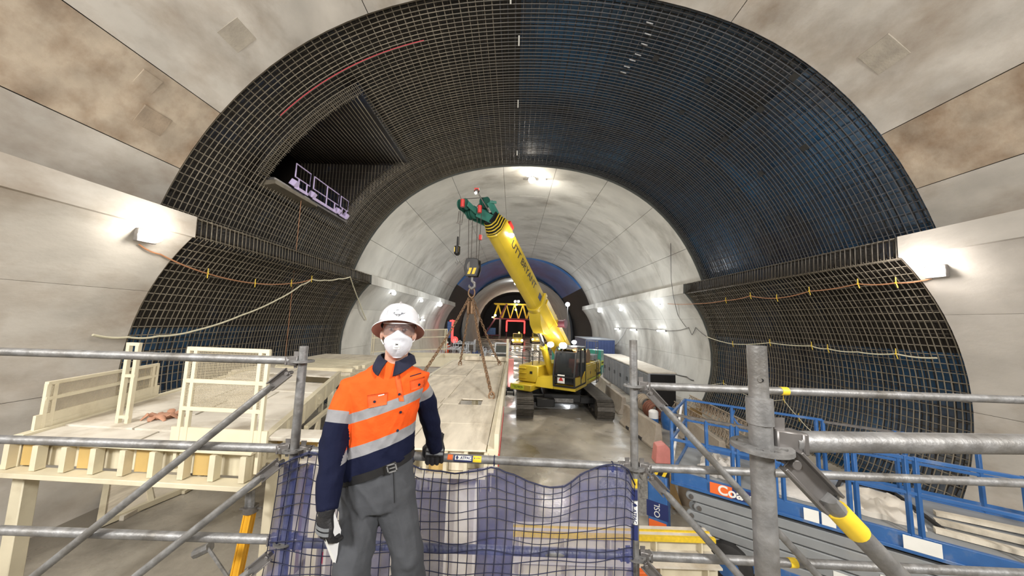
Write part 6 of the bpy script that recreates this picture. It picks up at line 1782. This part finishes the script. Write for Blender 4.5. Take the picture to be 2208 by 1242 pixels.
for k, (a, b, lab) in enumerate((((8.6, 17.6, .4), (8.4, 11.6, .35), 'outer steel lattice girder lying along the right wall foot'), ((9.4, 17.6, .75), (9.1, 11.4, .7), 'inner steel lattice girder leaning on the right wall foot'))):
    a, b = V(a), V(b); d = (b - a).normalized(); s = d.cross(UPZ).normalized(); t = Root('lattice_girder', lab, 'girder', V(((a + b) / 2).xy.to_3d()))
    ch = [s * .22 - UPZ * .25, s * -.22 - UPZ * .25, UPZ * .2]
    for o_ in ch: mb = MB(); mb.tube([a + o_, b + o_], .028, 6); obj('chord', mb, 'concrete_stain', t)
    n = 24
    for i in range(n):
        p, q = a.lerp(b, i / n), a.lerp(b, (i + .5) / n); r = a.lerp(b, (i + 1) / n); mb = MB()
        for o_ in ch[:2]: mb.tube([p + o_, q + ch[2], r + o_], .016, 5)
        obj('lacing', mb, 'concrete_stain', t)
    if k: 
        for p in (a.lerp(b, .1), a.lerp(b, .9)):
            mb = MB(); mb.box((p.x, p.y, .22), (.5, .2, .44)); single('timber_block', mb, 'timber', 'timber block under the inner lattice girder, %s end' % ('far' if p.y > 15 else 'near'), 'timber')

# ------------------------------------------------------------------ deep background
def container(x0, x1, y0, y1, h, label, m='blue_dark', name='shipping_container'):
    t = Root(name, label, 'container', ((x0 + x1) / 2, (y0 + y1) / 2, 0)); mb = MB(); mb.box(((x0 + x1) / 2, (y0 + y1) / 2, h / 2), (x1 - x0, y1 - y0, h)); obj('body', mb, m, t, bevel=.03)
    mb = MB()
    n = int((x1 - x0) / .3)
    for i in range(n): mb.box((x0 + (i + .5) * (x1 - x0) / n, y0 - .02, h / 2), (.12, .04, h - .3))
    obj('ribs', mb, m, t, kind='stuff'); mb = MB(); mb.box(((x0 + x1) / 2, (y0 + y1) / 2, h + .04), (x1 - x0 + .05, y1 - y0 + .05, .08)); obj('roof', mb, 'grey_cab', t); return t
container(7.6, 10.6, 34, 40, 2.9, 'dark blue site container behind the crane counterweight')
t = Root('lamp_post', 'slim lamp post with a bright white head before the black ring', 'lamp post', (7.6, 45.5, 0))
mb = MB(); mb.tube([(7.6, 45.5, 0), (7.6, 45.5, 7.0)], .07, 8); obj('pole', mb, 'galv_dark', t); mb = MB(); mb.box((7.6, 45.5, .05), (.6, .6, .1)); obj('base', mb, 'galv_dark', t)
mb = MB(); mb.ball((7.55, 45.3, 7.15), .3); obj('lamp_head', mb, 'lamp_cool', t); lamp('POINT', 'glow', (7.3, 44.9, 7.1), 260, COOL, .2, parent=t.o)
t = Root('wall_lamp', 'small bright lamp high in the sprayed concrete vault left of the boom', 'lamp', A(1112, 611, 62)); mb = MB(); mb.ball(A(1112, 611, 62), .3); obj('lens', mb, 'lamp_cool', t); lamp('POINT', 'glow', A(1112, 614, 61), 320, COOL, .2, parent=t.o)
mb = MB(); mb.bar(A(1112, 611, 62) + V((0, .1, 0)), A(1112, 611, 62) + V((0, .2, 1.5)), .08); obj('bracket', mb, 'galv_dark', t)
# red-lit portal, gantry and vehicles
GY = 86.0
gx = lambda px, Y=GY: A(px, 690, Y).x
gz = lambda py, Y=GY: A(1110, py, Y).z
g = Root('tunnel_gantry', 'dark maroon tunnel gantry with yellow lattice trusses at the far heading', 'gantry', (1.0, GY + 1, 0))
x0, x1 = gx(1064), gx(1172); zt, zb = gz(656), gz(688)
for yy in (GY, GY + 4):
    for z in (zt, zb): mb = MB(); mb.bar((x0, yy, z), (x1, yy, z), .3); obj('chord', mb, 'tape_yellow' if z == zt else 'maroon', g)
    n = 12
    for i in range(n):
        xa, xb = x0 + (x1 - x0) * i / n, x0 + (x1 - x0) * (i + 1) / n; mb = MB(); mb.bar((xa, yy, zt if i % 2 else zb), (xb, yy, zb if i % 2 else zt), .24); obj('truss_brace', mb, 'tape_yellow', g)
for x in (gx(1078), gx(1152)):
    for yy in (GY + .2, GY + 4): mb = MB(); mb.bar((x, yy, 0), (x, yy, zb), .4); obj('leg', mb, 'galv', g)
for a, b in (((x0 + .5, zb), (gx(1046), gz(724))), ((x1 - .5, zb), (gx(1190), gz(724))), ((gx(1078), zb + .3), (gx(1092), zt)), ((gx(1150), zb + .3), (gx(1135), zt))):
    mb = MB(); mb.bar((a[0], GY - .3, a[1]), (b[0], GY - .3, b[1]), .4); obj('strut', mb, 'maroon', g)
for a, b in ((gx(1046), gx(1078)), (gx(1152), gx(1190))):
    for z in (gz(724), gz(740)): mb = MB(); mb.box(((a + b) / 2, GY + 1, z), (b - a, 3, .2)); obj('side_deck', mb, 'maroon', g)
    mb = MB(); mb.bar(((a + b) / 2, GY, 0), ((a + b) / 2, GY, gz(724)), .35); obj('leg', mb, 'maroon', g)
mb = MB(); mb.box((gx(1060), GY + 1.2, gz(716)), (2.2, 1.6, 1.8)); obj('blue_box', mb, 'blue', g)
for px, py, r in ((1111, 650, .32), (1118, 650, .32), (1114, 657, .2), (1112, 668, .22), (1068, 680, .25), (1062, 684, .18), (1155, 678, .2), (1158, 684, .2)):
    p = A(px, py, GY - .6); mb = MB(); mb.ball(p, r); obj('gantry_lamp', mb, 'lamp', g)
lamp('POINT', 'glow', A(1114, 655, GY - 3), 500, (1, .9, .75), .3, parent=g.o); lamp('POINT', 'glow', A(1066, 684, GY - 2), 200, (1, .8, .55), .3, parent=g.o); lamp('POINT', 'glow', A(1112, 680, GY + 6), 300, (1, .9, .75), .3, parent=g.o)
pr = Root('portal_frame', 'glowing red rectangular portal under the far gantry', 'portal', (gx(1112), GY - 1, 0))
xa, xb, zt_ = gx(1093), gx(1131), gz(692)
for a, b in (((xa, 2.0), (xa, zt_)), ((xb, 1.6), (xb, zt_)), ((xa, zt_), (xb, zt_))): mb = MB(); mb.bar((a[0], GY - 1, a[1]), (b[0], GY - 1, b[1]), .36); obj('red_strip', mb, 'lamp_red', pr)
for x in (xa, xb): mb = MB(); mb.bar((x, GY - .8, 0), (x, GY - .8, zt_), .25); obj('post', mb, 'maroon', pr)
lamp('POINT', 'glow', (gx(1112), GY - 3, 4), 25, (1, .1, .08), .5, parent=pr.o)
def vehicle(px, Y, label, m, w_=2.2):
    c = V((gx(px, Y), Y, 0)); t = Root('site_vehicle', label, 'vehicle', c)
    mb = MB(); mb.box(c + V((0, 2, .85)), (w_, 4, .8)); mb.box(c + V((0, 1.2, 1.7)), (w_ * .85, 1.8, 1.1)); obj('body', mb, m, t, bevel=.1)
    mb = MB(); mb.box(c + V((0, .28, 1.8)), (w_ * .7, .06, .7)); obj('windscreen', mb, 'glass', t)
    for sx in (-1, 1):
        for yy in (.8, 3.2): mb = MB(); mb.cyl(c + V((sx * w_ / 2 - .15, yy, .45)), c + V((sx * w_ / 2 + .15, yy, .45)), .45, 14); obj('wheel', mb, 'rubber', t)
        mb = MB(); mb.ball(c + V((sx * w_ * .4, -.05, .95)), (.2, .1, .2)); obj('headlight', mb, 'lamp', t)
    lamp('POINT', 'glow', c + V((0, -1.2, 1.0)), 60, WARM, .2, parent=t.o)
    mb = MB(); mb.ball(c + V((.3, 1.2, 2.4)), .16); obj('roof_beacon', mb, 'lamp_amber', t)
vehicle(1117, 64, 'yellow site vehicle with headlights on, before the red portal', 'yellow', 2.2)
vehicle(1160, 70, 'dim yellow plant vehicle right of the red portal', 'yellow', 2.6)
# steel racks and stillages on the left beyond the slung platform
M['silver'] = mat('bright_steel', (.62, .64, .67), .4, .5, var=.15, scale=6)
for k, (px, Y, w_, h, lab) in enumerate(((978, 33, 2.6, 1.6, 'leftmost silver tube stillage beyond the slung platform'), (1020, 30, 2.2, 1.3, 'silver stillage in the middle of the row beyond the slung platform'), (1058, 33, 1.7, 1.4, 'silver stillage left of the tall grey rack'), (1000, 38, 2.4, 1.8, 'silver stillage standing behind the leftmost ones'))):
    c = V((A(px, 740, Y).x, Y, 0)); t = Root('stillage', lab, 'rack', c)
    for sx in (-1, 1):
        for sy in (0, 1.2): mb = MB(); mb.bar(c + V((sx * w_ / 2, sy, 0)), c + V((sx * w_ / 2, sy, h + .5)), .08); obj('post', mb, 'silver', t)
        mb = MB(); mb.bar(c + V((sx * w_ / 2, 0, h)), c + V((sx * w_ / 2, 1.2, h)), .06); mb.bar(c + V((sx * w_ / 2, 0, .3)), c + V((sx * w_ / 2, 1.2, .3)), .06); obj('side_rail', mb, 'silver', t)
    for z in (.3, h): mb = MB(); mb.bar(c + V((-w_ / 2, 0, z)), c + V((w_ / 2, 0, z)), .08); mb.bar(c + V((-w_ / 2, 1.2, z)), c + V((w_ / 2, 1.2, z)), .08); obj('front_rail', mb, 'silver', t)
    for i in range(14):
        z = h + .08 + .1 * (i // 6); x = -w_ / 2 + .2 + (w_ - .4) * (i % 6) / 5; mb = MB(); mb.tube([c + V((x, -.4, z)), c + V((x + rnd.uniform(-.3, .3), 1.5, z))], .05, 6); obj('tube', mb, 'silver', t)
    for i in range(5): x = -w_ / 2 + w_ * i / 4; mb = MB(); mb.bar(c + V((x, -.05, .3)), c + V((x, -.05, h)), .05); obj('front_bar', mb, 'silver', t)
c = V((A(1083, 740, 29).x, 29, 0)); t = Root('mesh_rack', 'tall grey mesh rack behind the slung platform end post', 'rack', c)
for sx in (-.6, .6):
    for sy in (0, .8): mb = MB(); mb.bar(c + V((sx, sy, 0)), c + V((sx, sy, 2.6)), .08); obj('post', mb, 'silver', t)
for z in (.1, .9, 1.75, 2.58):
    mb = MB(); mb.bar(c + V((-.6, 0, z)), c + V((.6, 0, z)), .07); mb.bar(c + V((-.6, .8, z)), c + V((.6, .8, z)), .07); obj('rail', mb, 'silver', t)
for z in (1.3, 2.1): mb = MB(); mb.box(c + V((0, .4, z - .05)), (1.1, .7, .6)); obj('load', mb, 'stopend', t)
crumple('tarpaulin', V((A(1026, 762, 27).x, 27, 0.0)), .8, .6, 2.2, 'blue_dark', 'blue tarpaulin heap in front of the silver stillages', 8)
t = Root('red_lamp_stand', 'red-lit signal stand with blue panel on the far left', 'lamp', (A(974, 720, 44).x, 44, 0)); c = V((A(974, 720, 44).x, 44, 0))
mb = MB(); mb.bar(c, c + V((0, 0, 4.6)), .15); obj('post', mb, 'galv_dark', t); mb = MB(); mb.box(c + V((-.3, .1, 3.2)), (.7, .1, 2.2)); obj('panel', mb, 'blue', t)
mb = MB(); mb.bar(c + V((.1, -.1, 1.8)), c + V((.1, -.1, 4.5)), .22); mb.bar(c + V((-.3, -.1, 4.4)), c + V((.3, -.1, 4.4)), .2); obj('red_strip', mb, 'lamp_red', t)
mb = MB(); mb.ball(c + V((.5, -.4, 1.9)), .45); obj('red_lamp', mb, 'lamp_red', t); lamp('POINT', 'glow', c + V((.5, -1.2, 2.2)), 10, (1, .1, .08), .3, parent=t.o)
# distant site worker
c = V((A(965, 735, 40).x, 40, 0)); dw = Root('person', 'distant worker in orange with a white helmet by the red-lit stand', 'person', c)
mb = MB(); mb.ring([[c + V((rx * cos(a), ry * sin(a), z)) for a in [2 * pi * j / 12 for j in range(12)]] for rx, ry, z in ((.13, .1, .85), (.19, .12, 1.0), (.2, .13, 1.2), (.23, .12, 1.42), (.08, .07, 1.5), (.07, .07, 1.56), (.1, .11, 1.62), (.1, .11, 1.72), (.06, .06, 1.8))])
for s in (-1, 1):
    mb.tube([c + V((s * .1, 0, .92)), c + V((s * .11, -.02, .48)), c + V((s * .11, 0, .05)), c + V((s * .11, -.1, .03))], [.1, .075, .055, .05], 10); mb.tube([c + V((s * .21, 0, 1.4)), c + V((s * .27, .02, 1.12)), c + V((s * .25, -.08, .88))], [.06, .05, .04], 8)
me = remesh(mb, .02, 2, 'body'); bo = mesh_obj('body', me, 'orange', dw)
mb = MB(); mb.lathe([(.15, 0), (.13, .02), (.12, .08), (.07, .14), (.01, .15)], 14, Matrix.Translation(c + V((0, 0, 1.73)))); obj('helmet', mb, 'white', dw)
mb = MB(); mb.ball(c + V((0, -.03, 1.66)), (.09, .1, .1)); obj('face', mb, 'skin', dw)
# pale pump cart by the slung platform, right of its end post
c = V((.0, 21.0, 0)); t = Root('pump_cart', 'small faded pink pump cart beside the far end of the slung platform', 'cart', c)
mb = MB(); mb.box(c + V((-.05, 0, 1.3)), (.36, .6, 1.7)); obj('cabinet', mb, 'pink', t, bevel=.03); mb = MB(); mb.box(c + V((-.05, 0, .4)), (.45, .9, .1)); obj('bed', mb, 'black', t)
for sy in (-.4, .4): 
    for sx in (-.28, .18): mb = MB(); mb.cyl(c + V((sx - .04, sy, .2)), c + V((sx + .04, sy, .2)), .2, 12); obj('wheel', mb, 'rubber', t)
mb = MB(); mb.box(c + V((-.05, 0, .3)), (.4, .9, .14)); obj('axle_frame', mb, 'black', t)
mb = MB(); mb.ball(c + V((.1, -.5, .9)), .12); obj('lamp', mb, 'lamp_cool', t); lamp('POINT', 'glow', c + V((.2, -.8, .9)), 15, COOL, .1, parent=t.o)
